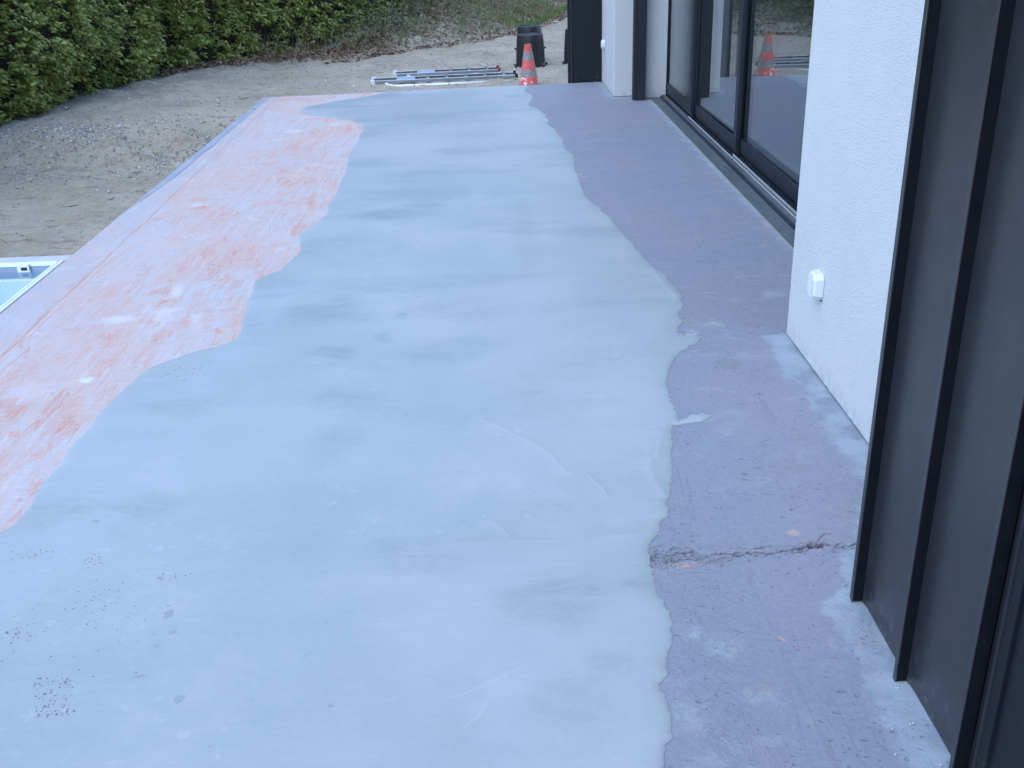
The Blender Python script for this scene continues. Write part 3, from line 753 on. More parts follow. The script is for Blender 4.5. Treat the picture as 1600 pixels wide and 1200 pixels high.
def screed():
    r = [(0.395, far_edge(.395) - .012)] + [(0.392, 10.24)] + P['screed_right'] + [(.40, 1.35), (.42, 1.0), (.35, .4), (.40, -.5), (.38, -2.0), (.35, -3.3)]
    l = [(-2.14, -3.3), (-2.15, .9), (-2.10, 1.55), (-1.85, 1.95), (-1.60, 2.25)] + P['screed_left'][::-1] + [(-.98, far_edge(-.98) - .012)]
    def smooth_pts(p): return p
    near = lambda p: .012
    R_ = resample(resample(r, .03, .012, 8, 5), .009, .0085, 55, 3)
    L_ = resample(resample(l, .04, .012, 6, 5), .014, .0065, 45, 9)
    outline = R_ + [np.array((-2.10, -3.3))] + L_
    for k in range(1, 20):
        x = -.98 + k * (.395 + .98) / 20
        outline.append(np.array((x, far_edge(x) - .010)))
    O = np.array(outline)
    # drop points that fold back
    keepi = [0]
    for i in range(1, len(O)):
        if np.linalg.norm(O[i] - O[keepi[-1]]) > .004: keepi.append(i)
    O = O[keepi]
    n = len(O)
    tn = np.roll(O, -2, 0) - np.roll(O, 2, 0)
    tn /= np.linalg.norm(tn, axis=1)[:, None] + 1e-9
    area = .5 * np.sum(O[:, 0] * np.roll(O[:, 1], -1) - np.roll(O[:, 0], -1) * O[:, 1])
    inw = np.stack([-tn[:, 1], tn[:, 0]], 1) * (1 if area > 0 else -1)
    def segdist(Q):
        A = O; B = np.roll(O, -1, 0); D = B - A; L2 = (D ** 2).sum(1) + 1e-12
        out = np.empty(len(Q))
        for s in range(0, len(Q), 400):
            q = Q[s:s + 400, None, :]
            t = np.clip(((q - A) * D).sum(2) / L2, 0, 1)
            out[s:s + 400] = np.sqrt(((q - (A + t[..., None] * D)) ** 2).sum(2).min(1))
        return out
    def inside(Q):
        x, y = Q[:, 0], Q[:, 1]; c = np.zeros(len(Q), bool); j = n - 1
        for i in range(n):
            xi, yi = O[i]; xj, yj = O[j]
            m = ((yi > y) != (yj > y))
            if m.any():
                xx = (xj - xi) * (y - yi) / (yj - yi + 1e-12) + xi
                c ^= m & (x < xx)
            j = i
        return c
    cand = []
    for k, off in enumerate((.004, .010, .022)):
        q = O[::(1, 2, 2)[k]] + inw[::(1, 2, 2)[k]] * off
        cand.append((q, off * .72))
    pts = []
    ys = []; y = -3.2
    while y < 10.4: ys.append(y); y += .05 if y < 5 else .085
    g = np.array([(x + .01 * math.sin(31 * yy), yy) for yy in ys for x in np.arange(-2.1, .8, .06 if yy < 5 else .09)])
    cand.append((g, .03))
    allp = []
    for q, md in cand:
        q = q[inside(q)]
        q = q[segdist(q) > md]
        allp.append(q)
    ridge_pts = []; ridge_w = []
    for fi, line in enumerate(P['folds']):
        w = .0045 if fi > 2 else .011
        pl = resample(line, .012, .003, 30, fi)
        for k, p in enumerate(pl):
            a = pl[max(0, k - 1)]; b = pl[min(len(pl) - 1, k + 1)]
            d = (b - a) / (np.linalg.norm(b - a) + 1e-9); nn = np.array((-d[1], d[0]))
            ridge_pts.append(p); ridge_w.append(.55 if fi < 3 else (.25 if fi == 7 else 1.0))
            for s in (-1, 1): ridge_pts.append(p + nn * s * w); ridge_w.append(0.0)
    rp = np.array(ridge_pts); rw = np.array(ridge_w)
    ok = inside(rp) & (segdist(rp) > .004); rp = rp[ok]; rw = rw[ok]
    I = np.concatenate(allp[:3] + [allp[3]])
    # keep general points away from the fold lines
    far = np.ones(len(I), bool)
    for s in range(0, len(I), 500):
        dd = np.sqrt(((I[s:s + 500, None] - rp[None]) ** 2).sum(2).min(1)); far[s:s + 500] = dd > .009
    I = I[far]
    Pn = np.concatenate([O, rp, I])
    rid = np.concatenate([np.zeros(n), rw, np.zeros(len(I))])
    vc = [Vector((float(p[0]), float(p[1]))) for p in Pn]
    res = geometry.delaunay_2d_cdt(vc, [], [list(range(n))], 1, 1e-6, True)
    v2, _, f2, ov = res[0], res[1], res[2], res[3]
    Q = np.array([(v.x, v.y) for v in v2])
    rr = np.array([max([rid[i] for i in o], default=0.0) if o else 0.0 for o in ov])
    d = segdist(Q)
    Z = .0010 + .0050 * (1 - np.exp(-d / .008)) * (1 + .35 * np.sin(Q[:, 1] * 7 + 3 * np.sin(Q[:, 1] * 2.3)))
    for i in range(len(Q)):
        x, y = Q[i]
        if d[i] > .012:
            Z[i] += (.0022 * fn(x * .7, y, 1, 2.1, 3) + .0007 * fn(x, y, 2, 5, 2)) * min(1, d[i] / .06)
    Z += rr * np.where(rr < .6, .0035, .0006)
    isr = (Q[:, 0] > -.2)
    rimv = np.exp(-(d / .10) ** 2) * isr
    V = np.column_stack([Q, Z])
    F = [tuple(f) for f in f2]
    cen = np.array([Q[list(f)].mean(0) for f in F]); ins = inside(cen)
    F = [f for f, k in zip(F, ins) if k]
    # little vertical skirt so the pour is solid
    return mesh_np('fresh_screed', V, F, M['screed'], smooth=True, attrs={'ridge': rr, 'rim': rimv}, kind='structure'), inside, segdist
scr, scr_inside, scr_dist = screed()

def disc_marks():
    V = []; F = []
    for (c, rx, ry, n) in P['pit_groups']:
        for k in range(n):
            if rx > .15: x = c[0] + random.uniform(-1, 1) * rx; y = c[1] + random.uniform(-1, 1) * ry
            else: x = c[0] + random.gauss(0, .5) * rx; y = c[1] + random.gauss(0, .5) * ry
            if n == 150: x = c[0] + random.uniform(-1, 1) * rx * .8; y = c[1] + random.uniform(-1, 1) * ry; x -= (y - c[1]) * .45
            q = np.array([(x, y)])
            if not scr_inside(q)[0] or scr_dist(q)[0] < .03: continue
            r = (.0006 + .0018 * random.random() ** 1.6) * (1.0 if y < 3 else 1.5) * (.7 if rx > .3 else 1)
            z = .0152
            b = len(V); m = 7
            for i in range(m):
                a = 2 * math.pi * i / m
                V.append((x + r * 1.2 * math.cos(a) * random.uniform(.8, 1.2), y + r * math.sin(a) * random.uniform(.8, 1.2), z))
            F.append(tuple(range(b, b + m)))
    # settle each on the screed surface
    tri = None
    from mathutils.bvhtree import BVHTree
    me = scr.data
    bvh = BVHTree.FromPolygons([v.co for v in me.vertices], [tuple(p.vertices) for p in me.polygons])
    V = [(x, y, (bvh.ray_cast(Vector((x, y, 1)), Vector((0, 0, -1)))[0] or Vector((0, 0, .012))).z + .0004) for x, y, z in V]
    mesh_np('screed_pinholes', np.array(V), F, M['pit'], kind='stuff')  # flat dark discs, the shade inside the air holes put into colour
    tag(bpy.data.objects['screed_pinholes'], kind='stuff')
    V = []; F = []
    for (c, rx, ry) in P['marks']:
        b = len(V); m = 22
        V.append((c[0], c[1], 0))
        for i in range(m):
            a = 2 * math.pi * i / m; q = 1 + .55 * fn(math.cos(a) + c[0] * 9, math.sin(a), 0, 2.2, 3)
            V.append((c[0] + rx * .9 * q * math.cos(a), c[1] + ry * .9 * q * math.sin(a), 0))
        for i in range(m): F.append((b, b + 1 + i, b + 1 + (i + 1) % m))
    V = [(x, y, (bvh.ray_cast(Vector((x, y, 1)), Vector((0, 0, -1)))[0] or Vector((0, 0, .012))).z + .0005) for x, y, z in V]
    mesh_np('screed_blemishes', np.array(V), F, M['mark'], kind='structure')
disc_marks()

# ------------------------------------------------------------------ swimming pool
pool = tag(empty('swimming_pool', (-3.4, 2.8, -.3)), 'swimming pool with pale liner and white edge rails beside the terrace', 'swimming pool')
def pbox(*a, **k):
    o = box(*a, parent=pool, **k); o.matrix_parent_inverse = pool.matrix_world.inverted()
    o.location = Vector(o.location)
    return o
bpy.context.view_layer.update()
PX0, PX1, PY0, PY1 = -4.60, -2.19, .2, 5.03
def pool_parts():
    def add(name, boxes, mat, bev=0.0, kind=None):
        bm = bmesh.new()
        for b in boxes: add_box(bm, *b, bev=bev)
        o = bm_obj(name, bm, mat)
        o.parent = pool
        o.matrix_parent_inverse = pool.matrix_world.inverted()
        if kind: o['kind'] = kind
        return o
    add('coping', [(PX0 - .3, -2.168, PY1 + .004, PY1 + .105, -.3, -.001), (PX0 - .3, PX0, PY0 - .3, PY1 + .002, -.3, -.001), (PX0 + .002, -2.168, PY0 - .3, PY0, -.3, -.001)], M['coping'])
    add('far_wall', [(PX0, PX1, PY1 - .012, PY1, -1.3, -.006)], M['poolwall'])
    add('basin', [(PX1, PX1 + .018, PY0, PY1, -1.3, -.03), (PX0 - .001, PX0 + .02, PY0, PY1 - .014, -1.3, -.006),
                  (PX0 + .02, PX1, PY0, PY0 + .02, -1.3, -.006), (PX0, PX1, PY0, PY1 - .013, -1.32, -1.05),
                  (PX0 + .021, PX1 - .001, PY1 - .38, PY1 - .013, -1.04, -.080)], M['liner'])
    bm = bmesh.new(); bm.faces.new([bm.verts.new(q) for q in ((PX0 + .021, PY0 + .021, -.045), (PX1 - .001, PY0 + .021, -.045), (PX1 - .001, PY1 - .0135, -.045), (PX0 + .021, PY1 - .0135, -.045))])
    w = bm_obj('water', bm, M['water']); w.parent = pool; w.matrix_parent_inverse = pool.matrix_world.inverted(); w['kind'] = 'structure'
    add('edge_rail', [(-2.186, -2.170, PY0, PY1 + .002, -.02, .006)], M['cap'], .002)
    add('edge_rail', [(-2.205, -2.192, PY0, PY1 - .014, -.04, .004)], M['cap'], .002)
    add('rail_joint', [(-2.1918, -2.1862, PY0, PY1, -.04, -.006)], M['black'])
    add('far_lip', [(PX0, -2.206, PY1 - .016, PY1 + .003, -.016, .003)], M['cap'], .002)
    sk = add('skimmer', [(-2.405, -2.345, PY1 - .018, PY1 - .0125, -.046, -.008)], M['white'], .002)
    m = add('skimmer_mouth', [(-2.385, -2.355, PY1 - .020, PY1 - .0182, -.036, -.020)], M['black'])
    m.parent = sk; m.matrix_parent_inverse = Matrix()
    add('post', [(-2.343, -2.337, PY1 - .022, PY1 - .0125, -.046, -.006)], M['alu_dull_shaded'])
pool_parts()

# ------------------------------------------------------------------ house
house = tag(empty('house', (1.6, 5, 0)), 'white rendered house with sliding glass doors and anthracite standing seam cladding', 'house')
bpy.context.view_layer.update()
def hp(o, parent=None):
    p = parent or house
    o.parent = p
    w = Matrix.Translation(house.location)
    o.matrix_parent_inverse = w.inverted() if p is house else Matrix()
    return o
XA = 1.12
def vert_edge(e):
    a, b = e.verts
    return abs(a.co.z - b.co.z) > .5
# near rendered wall (jagged foot a few mm off the floor) and far one with the reveal
def render_wall(name, x0, x1, y0, y1, z1, r):
    bm = bmesh.new()
    n = 6
    prof = []
    # clockwise outline with the two outer corners rounded
    def arc(cx, cy, a0, a1): return [(cx + r * math.cos(a0 + (a1 - a0) * k / n), cy + r * math.sin(a0 + (a1 - a0) * k / n)) for k in range(n + 1)]
    prof += arc(x0 + r, y0 + r, 1.5 * math.pi, math.pi)
    ysub = np.linspace(y0 + r, y1 - r, int((y1 - y0) / .02))[1:-1]
    prof += [(x0, y) for y in ysub]
    prof += arc(x0 + r, y1 - r, math.pi, .5 * math.pi)
    prof += [(x1, y1), (x1, y0)]
    lo = [bm.verts.new((x, y, .007 + .005 * fn(x, y, 0, 34, 5))) for x, y in prof]
    hi = [bm.verts.new((x, y, z1)) for x, y in prof]
    for k in range(len(prof)):
        q = (k + 1) % len(prof)
        bm.faces.new((lo[k], lo[q], hi[q], hi[k]))
    bm.faces.new(hi)
    o = bm_obj(name, bm, M['render'], smooth=False)
    for p in o.data.polygons:
        p.use_smooth = abs(p.normal.z) < .5
    o.data.set_sharp_from_angle(angle=R(35))
    return hp(o)
render_wall('rendered_wall', XA, 2.0, 1.96, 3.68, 3.0, .022)
render_wall('rendered_wall', 1.145, 1.575, 9.50, 10.50, 3.0, .006)
def add(name, boxes, mat, bev=0.0, parent=None, seg=2):
    bm = bmesh.new()
    for b in boxes: add_box(bm, *b, bev=bev, seg=seg)
    return hp(bm_obj(name, bm, mat), parent)
# grit and gap under the render
add('wall_footing', [(XA + .018, 1.98, 2.0, 3.66, -.01, .012)], M['gap'])
add('wall_footing', [(1.165, 1.60, 9.52, 10.48, -.01, .012)], M['gap'])
# end block of render by the far reveal up to the door frame
add('rendered_return', [(1.40, 1.595, 9.36, 9.498, .004, 2.3)], M['render'], .003)
# dark guide post standing in the reveal
add('guide_post', [(1.318, 1.395, 9.25, 9.36, .002, 2.3)], M['frame'], .002)
add('guide_post_flange', [(1.290, 1.317, 9.27, 9.36, .002, 2.3)], M['black'])
# lintel above the doors
add('lintel', [(1.13, 1.95, 3.68, 9.36, 2.32, 3.0)], M['render'])
add('roof', [(.86, 7.2, -3.6, 10.6, 3.02, 3.25)], M['conc'])
add('back_wall', [(7.0, 7.2, -3.6, 10.6, -.4, 3.0)], M['render'])
add('room_floor', [(1.86, 6.99, -3.5, 10.4, -.3, .015)], M['infloor'])
add('room_wall', [(1.78, 6.98, 2.9, 3.0, .016, 2.9), (1.78, 6.98, 9.8, 9.9, .016, 2.9), (5.2, 5.3, 3.01, 9.79, .016, 2.9)], M['inwall'])
add('room_ceiling', [(1.78, 6.98, 3.01, 9.79, 2.5, 2.6)], M['inwall'])
# sliding doors: sill, tracks, bright guide rails
add('door_sill', [(1.452, 1.540, 3.70, 9.50, -.012, .007)], M['sill'], .0015)
add('door_sill', [(1.541, 1.556, 3.70, 9.50, -.012, .016)], M['frame'], .002)
add('door_track', [(1.557, 1.594, 3.70, 9.50, -.01, .026)], M['sill'], .002)
add('door_track', [(1.595, 1.78, 3.70, 9.50, -.01, .012)], M['frame'])
add('guide_rail', [(1.5845, 1.5885, 3.70, 8.22, .0262, .033)], M['rail'], .001)
add('guide_rail', [(1.617, 1.621, 3.70, 6.80, .0122, .030)], M['rail'], .001)
add('sealant_bead', [(1.444, 1.4515, 3.70, 9.46, -.003, .006)], flat('sealant', (.30, .31, .27), .7, bump=.5), .002)
add('door_jamb', [(1.585, 1.78, 9.455, 9.50, .03, 2.3)], M['frame'])
def door_leaf(x, y0, y1, near_w=.075, far_w=.075, yaw=0.0):
    bm = bmesh.new()
    t = .028; z0, z1 = .034, 2.28; rb = .085
    add_box(bm, x, x + t, y0, y0 + near_w, z0, z1, .003)
    add_box(bm, x, x + t, y1 - far_w, y1, z0, z1, .003)
    add_box(bm, x + .001, x + t - .001, y0 + near_w + .0005, y1 - far_w - .0005, z0, z0 + rb, .003)
    add_box(bm, x + .001, x + t - .001, y0 + near_w + .0005, y1 - far_w - .0005, z1 - rb, z1, .003)
    # glazing bead
    ya, yb = y0 + near_w, y1 - far_w
    add_box(bm, x + .003, x + .008, ya, yb, z0 + rb - .001, z0 + rb + .010)
    o = hp(bm_obj('door_leaf', bm, M['frame']))
    for dx, ang in ((.009 - yaw, yaw), (.019 - yaw * .2, .0016 + yaw * .2)):
        b2 = bmesh.new()
        m = .002
        vs = [b2.verts.new(p) for p in ((x + dx, ya - m, z0 + rb - m), (x + dx + ang, yb + m, z0 + rb - m), (x + dx + ang, yb + m, z1 - rb + m), (x + dx, ya - m, z1 - rb + m))]
        b2.faces.new(vs)
        g = bm_obj('glass_pane', b2, M['glass'])
        g.parent = o
        g.matrix_parent_inverse = Matrix.Translation(house.location).inverted() @ Matrix()
        g.matrix_parent_inverse = Matrix()
        g.matrix_parent_inverse = (Matrix.Identity(4))
    return o
door_leaf(1.600, 8.22, 9.452)
door_leaf(1.631, 6.80, 8.30, yaw=-.014)
door_leaf(1.662, 5.30, 6.90, yaw=-.006)
door_leaf(1.693, 3.75, 5.40)
# small handle recess / end clips at leaf feet
add('leaf_end_clip', [(1.603, 1.626, 8.206, 8.2195, .020, .060)], M['black'])
add('leaf_end_clip', [(1.634, 1.656, 6.786, 6.7995, .016, .060)], M['black'])

# near cladding: pans with folded standing seams
XC, XT = .841, .812
seams = [1.98, 1.703, 1.425]
def cladding():
    z0, z1 = .0, 3.0
    # first seam is the end trim, then pan, seam, pan, seam
    for i, ys in enumerate(seams):
        bm = bmesh.new()
        zb = .004 if i == 0 else .001
        # thin upstand: web, folded head
        bw = bmesh.new(); add_box(bw, XT + .0035, XC - .0005, ys - .0085, ys + .001, zb + .001, z1, 0)
        hp(bm_obj('seam_web', bw, M['web']))  # web coloured near black to carry its dark reflection
        add_box(bm, XT, XT + .0034, ys - .0095, ys + .0035, zb, z1, .0012)
        if i == 2:
            pass
        o = hp(bm_obj('standing_seam', bm, M['clad']))
    for (a, b) in ((1.4265, 1.6935), (1.7045, 1.9705)):
        bm = bmesh.new()
        # gently oil-canned pan with a small curved upturn at each side
        ny, nz = 14, 40
        grid = []
        for j in range(nz + 1):
            z = z0 + .003 + (z1 - z0) * j / nz
            row = []
            for k in range(ny + 1):
                t = k / ny; y = a + (b - a) * t
                x = XC + .0012 * fn(y, z, a, 3.0, 2) - .004 * (math.exp(-t * 40) + math.exp(-(1 - t) * 40))
                row.append(bm.verts.new((x, y, z)))
            grid.append(row)
        for j in range(nz):
            for k in range(ny):
                bm.faces.new((grid[j][k], grid[j][k + 1], grid[j + 1][k + 1], grid[j + 1][k]))
        back = [bm.verts.new(p) for p in ((XC + .02, a, z0), (XC + .02, b, z0), (XC + .02, b, z1), (XC + .02, a, z1))]
        bm.faces.new(back)
        hp(bm_obj('cladding_pan', bm, M['clad'], smooth=True))
    # end return of the cladding towards the white wall
    add('end_flashing', [(XT + .0015, 1.119, 1.985, 1.990, .004, 3.0)], M['clad'], .001)
    # corner piece past the third seam: round bead, flat return, then the plain dark wall
    bm = bmesh.new()
    tube(bm, [(XC - .003, 1.388, .0), (XC - .003, 1.388, 3.0)], .0075, 14)
    hp(bm_obj('corner_bead', bm, M['clad'], smooth=True))
    add('cladding_pan', [(XC + .001, XC + .02, 1.394, 1.4155, 0, 3.0)], M['clad'])
    add('corner_trim', [(XC - .006, XC + .02, 1.355, 1.381, .0, 3.0)], M['clad_dark'], .002)
    add('plain_panel', [(XC + .002, XC + .02, -3.4, 1.354, .0, 3.0)], M['clad_dark'])
    add('cladding_backing', [(XC + .021, 1.98, -3.4, 1.984, .002, 3.0)], M['black'])
cladding()
# far cladding block at the other end of the terrace
add('cladding_return', [(XT + .03, 1.133, 10.50, 10.52, -.40, 3.0)], M['clad_dark'], .002)
add('corner_trim', [(XT, XT + .024, 10.485, 10.56, -.40, 3.0)], M['clad_dark'], .002)
add('standing_seam', [(XT + .0255, XT + .0345, 10.490, 10.499, -.40, 3.0)], M['clad'])
add('cladding_backing', [(XC, 1.98, 10.525, 10.60, -.4, 3.0)], M['clad'])
add('outer_wall', [(1.98, 7.0, 10.50, 10.60, -.4, 3.0)], M['render'])
add('outer_wall', [(1.98, 7.0, -3.5, 2.0, -.4, 3.0)], M['render'])

# outdoor sockets
def socket(x, y, z, w, h, d, label):
    o = tag(empty('wall_socket', (x, y, z)), label, 'outdoor socket', 'white weatherproof wall boxes')
    def octa(x0, x1, w, h, c, c1=None, w1=None, h1=None):
        bm = bmesh.new()
        def ring(xx, w, h, c):
            return [bm.verts.new((xx, a, b)) for a, b in ((-w + c, -h), (w - c, -h), (w, -h + c), (w, h - c), (w - c, h), (-w + c, h), (-w, h - c), (-w, -h + c))]
        r0 = ring(x0, w, h, c); r1 = ring(x1, w1 or w, h1 or h, c1 or c)
        bm.faces.new(r0); bm.faces.new(r1[::-1])
        for k in range(8): bm.faces.new((r0[k], r0[(k + 1) % 8], r1[(k + 1) % 8], r1[k]))
        bmesh.ops.bevel(bm, geom=[e for e in bm.edges], offset=.0012, segments=2, affect='EDGES')
        return bm
    for nm, bm in (('back_box', octa(-.001, -d * .75, w, h, w * .42, w * .42, w * .95, h * .95)), ('lid', octa(-d * .752, -d * 1.02, w * .93, h * .93, w * .40, w * .34, w * .80, h * .82)),
                   ('rocker', octa(-d * 1.022, -d * 1.09, w * .52, h * .56, w * .08))):
        ob = bm_obj(nm, bm, M['white'], o)
    b = bmesh.new(); add_box(b, -.004, .001, -w * .9, w * .5, -h * 1.02, -h * .96)
    bm_obj('gasket', b, M['gap'], o)
    return o
socket(XA, 3.325, .318, .043, .049, .033, 'larger white wall box low on the near rendered wall, beside the dark seamed cladding')
socket(1.145, 10.28, .375, .050, .042, .030, 'small white wall box on the far rendered corner near the end of the terrace')

# ------------------------------------------------------------------ traffic cone
cone = tag(empty('traffic_cone', (.437, 10.87, -.098)), 'scuffed red and grey traffic cone just beyond the terrace end', 'traffic cone')
bm = bmesh.new()
lathe(bm, [(.118, .022), (.112, .03), (.104, .045), (.098, .055), (.034, .432), (.033, .437), (.026, .437), (.025, .43)], 40, cap0=False, cap1=True)
o = bm_obj('cone_body', bm, M['cone'], cone, smooth=True); o.data.set_sharp_from_angle(angle=R(40))
bm = bmesh.new(); add_box(bm, -.145, .145, -.145, .145, 0, .022, .012, 3, vert_edge)
bm_obj('cone_base', bm, flat('cone_base', (.10, .035, .03), .7), cone)
cone.rotation_euler = (R(1.5), R(-1.2), R(12))

# ------------------------------------------------------------------ upturned tubs
def tub(x, y, z, r0, r1, h, label, lugz, rz):
    o = tag(empty('upturned_tub', (x, y, z), (0, 0, rz)), label, 'tub', 'black upturned rubble tubs')
    bm = bmesh.new()
    prof = [(r0 + .012, .0), (r0 + .014, .006), (r0 + .012, .014), (r0 + .002, .016)]
    for k in range(1, 9):
        t = k / 8; prof.append((r0 + (r1 - r0) * t + .003 * math.sin(t * math.pi), .016 + (h - .03) * t))
    prof += [(r1 - .003, h - .004), (r1 - .010, h), (r1 - .018, h), (r1 - .022, h - .006), (r1 * .5, h - .007), (.01, h - .006)]
    lathe(bm, prof, 44, cap0=False)
    b = bm_obj('tub_body', bm, M['tub'], o, smooth=True); b.data.set_sharp_from_angle(angle=R(38))
    for s in (-1, 1):
        bm = bmesh.new()
        rr = r0 + (r1 - r0) * (lugz / h)
        tube(bm, [(s * (rr - .004), -.035, lugz), (s * (rr + .022), -.03, lugz + .002), (s * (rr + .028), 0, lugz + .006), (s * (rr + .022), .03, lugz + .002), (s * (rr - .004), .035, lugz)], .009, 8)
        bm_obj('handle', bm, M['tub'], o, smooth=True)
    bm = bmesh.new()
    lathe(bm, [(r1 * .55, h - .0069), (r1 * .57, h - .003), (r1 * .60, h - .003), (r1 * .62, h - .0069)], 36, cap0=False, cap1=False)
    bm_obj('base_ring', bm, M['tub'], o, smooth=True)
    return o
t1 = tub(.522, 12.42, -.09, .170, .152, .375, 'front black upturned tub standing right behind the traffic cone', .035, R(8))
t2 = tub(.545, 12.92, -.085, .166, .142, .415, 'taller black upturned tub showing above the one behind the cone', .155, R(-5))
t2.rotation_euler.y = R(-1.0)
tub(1.085, 12.55, -.085, .165, .145, .40, 'black tub mostly hidden behind the far dark cladding corner', .03, R(20))
bm = bmesh.new(); lathe(bm, [(.009, 0), (.009, .004), (.004, .006)], 12)
st = bm_obj('white_cap', bm, M['white'], t1); st.location = (.135, -.105, .045); st.rotation_euler = (R(88), 0, R(60))

# ------------------------------------------------------------------ ladders lying on the ground
def ladder(name, loc, rz, L, label, feet, w, tail):
    o = tag(empty(name, loc, (0, 0, rz)), label, 'ladder', 'aluminium ladders lying on the ground')
    # lower section: two box stiles
    def chan(bm, x0, x1, y, z0, z1, t=.024, open_to=1):
        add_box(bm, x0, x1, y - t / 2, y + t / 2, z0, z1, .003)
    for s in (0, 1):
        bm = bmesh.new()
        y = s * w
        # C-profile: web and two flanges
        add_box(bm, 0, L, y - .002, y + .002, .038, .066, 0)
        sg = 1 if s == 0 else -1
        add_box(bm, 0, L, min(y + .0021 * sg, y + .022 * sg), max(y + .0021 * sg, y + .022 * sg), .062, .066, 0)
        add_box(bm, 0, L, min(y + .0021 * sg, y + .022 * sg), max(y + .0021 * sg, y + .022 * sg), .038, .042, 0)
        bm_obj('stile', bm, M['alu_dull_shaded'], o)
        bm = bmesh.new(); add_box(bm, 0, L - .005, min(y - .002 * sg, y + .022 * sg), max(y - .002 * sg, y + .022 * sg), .0662, .0700, 0)
        bm_obj('flange', bm, M['alu'], o)
        bm = bmesh.new(); add_box(bm, L - .004, L + .026, y - .016, y + .016, .022, .082, .006)
        bm_obj('foot', bm, feet, o)
    # rungs
    n = int(L / .21)
    for k in range(n):
        x = L - .12 - k * .205
        if x < .45 and name == 'ladder': break
        bm = bmesh.new(); add_box(bm, x - .016, x + .016, .024, w - .024, .046, .080, .004)
        bm_obj('rung', bm, M['alu_dull_shaded'], o)
        bm = bmesh.new()
    # hinge plates at the head
    bm = bmesh.new()
    add_box(bm, -.035, .03, -.006, w + .006, .030, .036, 0); add_box(bm, -.035, .012, -.010, -.0025, .024, .078, .003); add_box(bm, -.035, .012, w + .0025, w + .010, .024, .078, .003)
    add_box(bm, -.03, -.012, 0, w, .052, .074, .004)
    bm_obj('head_plate', bm, M['alu'], o)
    # sticker sheet on the tread
    bm = bmesh.new(); add_box(bm, .24, .44, .03, w - .03, .0665, .0685)
    bm_obj('platform', bm, M['paper'], o)
    # support section lying in front, with curved end
    for s in tail:
        bm = bmesh.new()
        x0 = .18
        pts = [(x0 - .05, s + .085, .045), (x0 - .035, s + .05, .038), (x0, s + .018, .03), (x0 + .05, s + .002, .026), (x0 + .12, s, .025), (L * .5, s, .025), (L - .03, s, .025)]
        tube(bm, pts, .017, 10)
        bm_obj('support_tube', bm, M['alu'] if s == tail[0] else M['alu_dull_shaded'], o, smooth=True)
        bm = bmesh.new(); tube(bm, [(L - .034, s, .025), (L, s, .026)], .021, 10)
        bm_obj('foot', bm, feet, o)
        for xx in (.25, .8, L - .18):
            bm = bmesh.new(); tube(bm, [(x0 + xx if xx < .5 else xx, s - .0165, .030), (x0 + xx if xx < .5 else xx, s - .0185, .030)], .0075, 8)
            bm_obj('hole_disc', bm, M['black'], o)  # black discs, the dark of the tube holes put into colour
    return o
la = R(2.6)
ladder('ladder', (-1.01, 11.88, -.105), R(4.0), 1.15, 'shorter aluminium ladder with dark red feet, farther from the terrace', M['redplug'], .24, [-.10])
ladder('ladder', (-1.205, 11.33, -.098), R(3.0), 1.52, 'longer aluminium ladder with black feet, nearest the terrace edge', M['black'], .25, [-.15])

# ------------------------------------------------------------------ scatter helpers
def scatter(tv, tf, pos, nrm, dirv, size, name, mat, parent=None, rnd=None, kind='stuff', smooth=False):
    """tv template verts (k,3): x across, y along, z up; tf template faces (m,c)"""
    n = len(pos); k = len(tv)
    nrm = nrm / (np.linalg.norm(nrm, axis=1)[:, None] + 1e-9)
    y = dirv - nrm * (dirv * nrm).sum(1)[:, None]
    y /= np.linalg.norm(y, axis=1)[:, None] + 1e-9
    x = np.cross(y, nrm)
    sz = size[:, None, None] if size.ndim == 1 else size[:, None, :]
    T = tv[None] * sz
    V = pos[:, None] + T[..., 0:1] * x[:, None] + T[..., 1:2] * y[:, None] + T[..., 2:3] * nrm[:, None]
    F = (tf[None] + (np.arange(n) * k)[:, None, None]).reshape(-1, tf.shape[1])
    r = rng.random(n) if rnd is None else rnd
    return mesh_np(name, V.reshape(-1, 3), F, mat, parent, smooth=smooth, attrs={'rnd': np.repeat(r, k)}, kind=kind)

LEAFV = np.array([(0, 0, 0), (-.22, .30, .06), (.22, .30, .06), (0, .30, 0), (-.24, .62, .05), (.24, .62, .05), (0, .64, -.02), (0, 1, -.07)], float)
LEAFF = np.array([(0, 3, 1), (0, 2, 3), (1, 3, 6), (1, 6, 4), (3, 2, 5), (3, 5, 6), (4, 6, 7), (6, 5, 7)])
def rocks(n):
    bm = bmesh.new(); bmesh.ops.create_icosphere(bm, subdivisions=1, radius=1.0)
    v = np.array([tuple(a.co) for a in bm.verts]); f = np.array([[q.index for q in a.verts] for a in bm.faces]); bm.free()
    v *= (1 + .25 * np.sin(v[:, [0]] * 5 + v[:, [1]] * 3 + 1))
    return v, f
RV, RF = rocks(1)

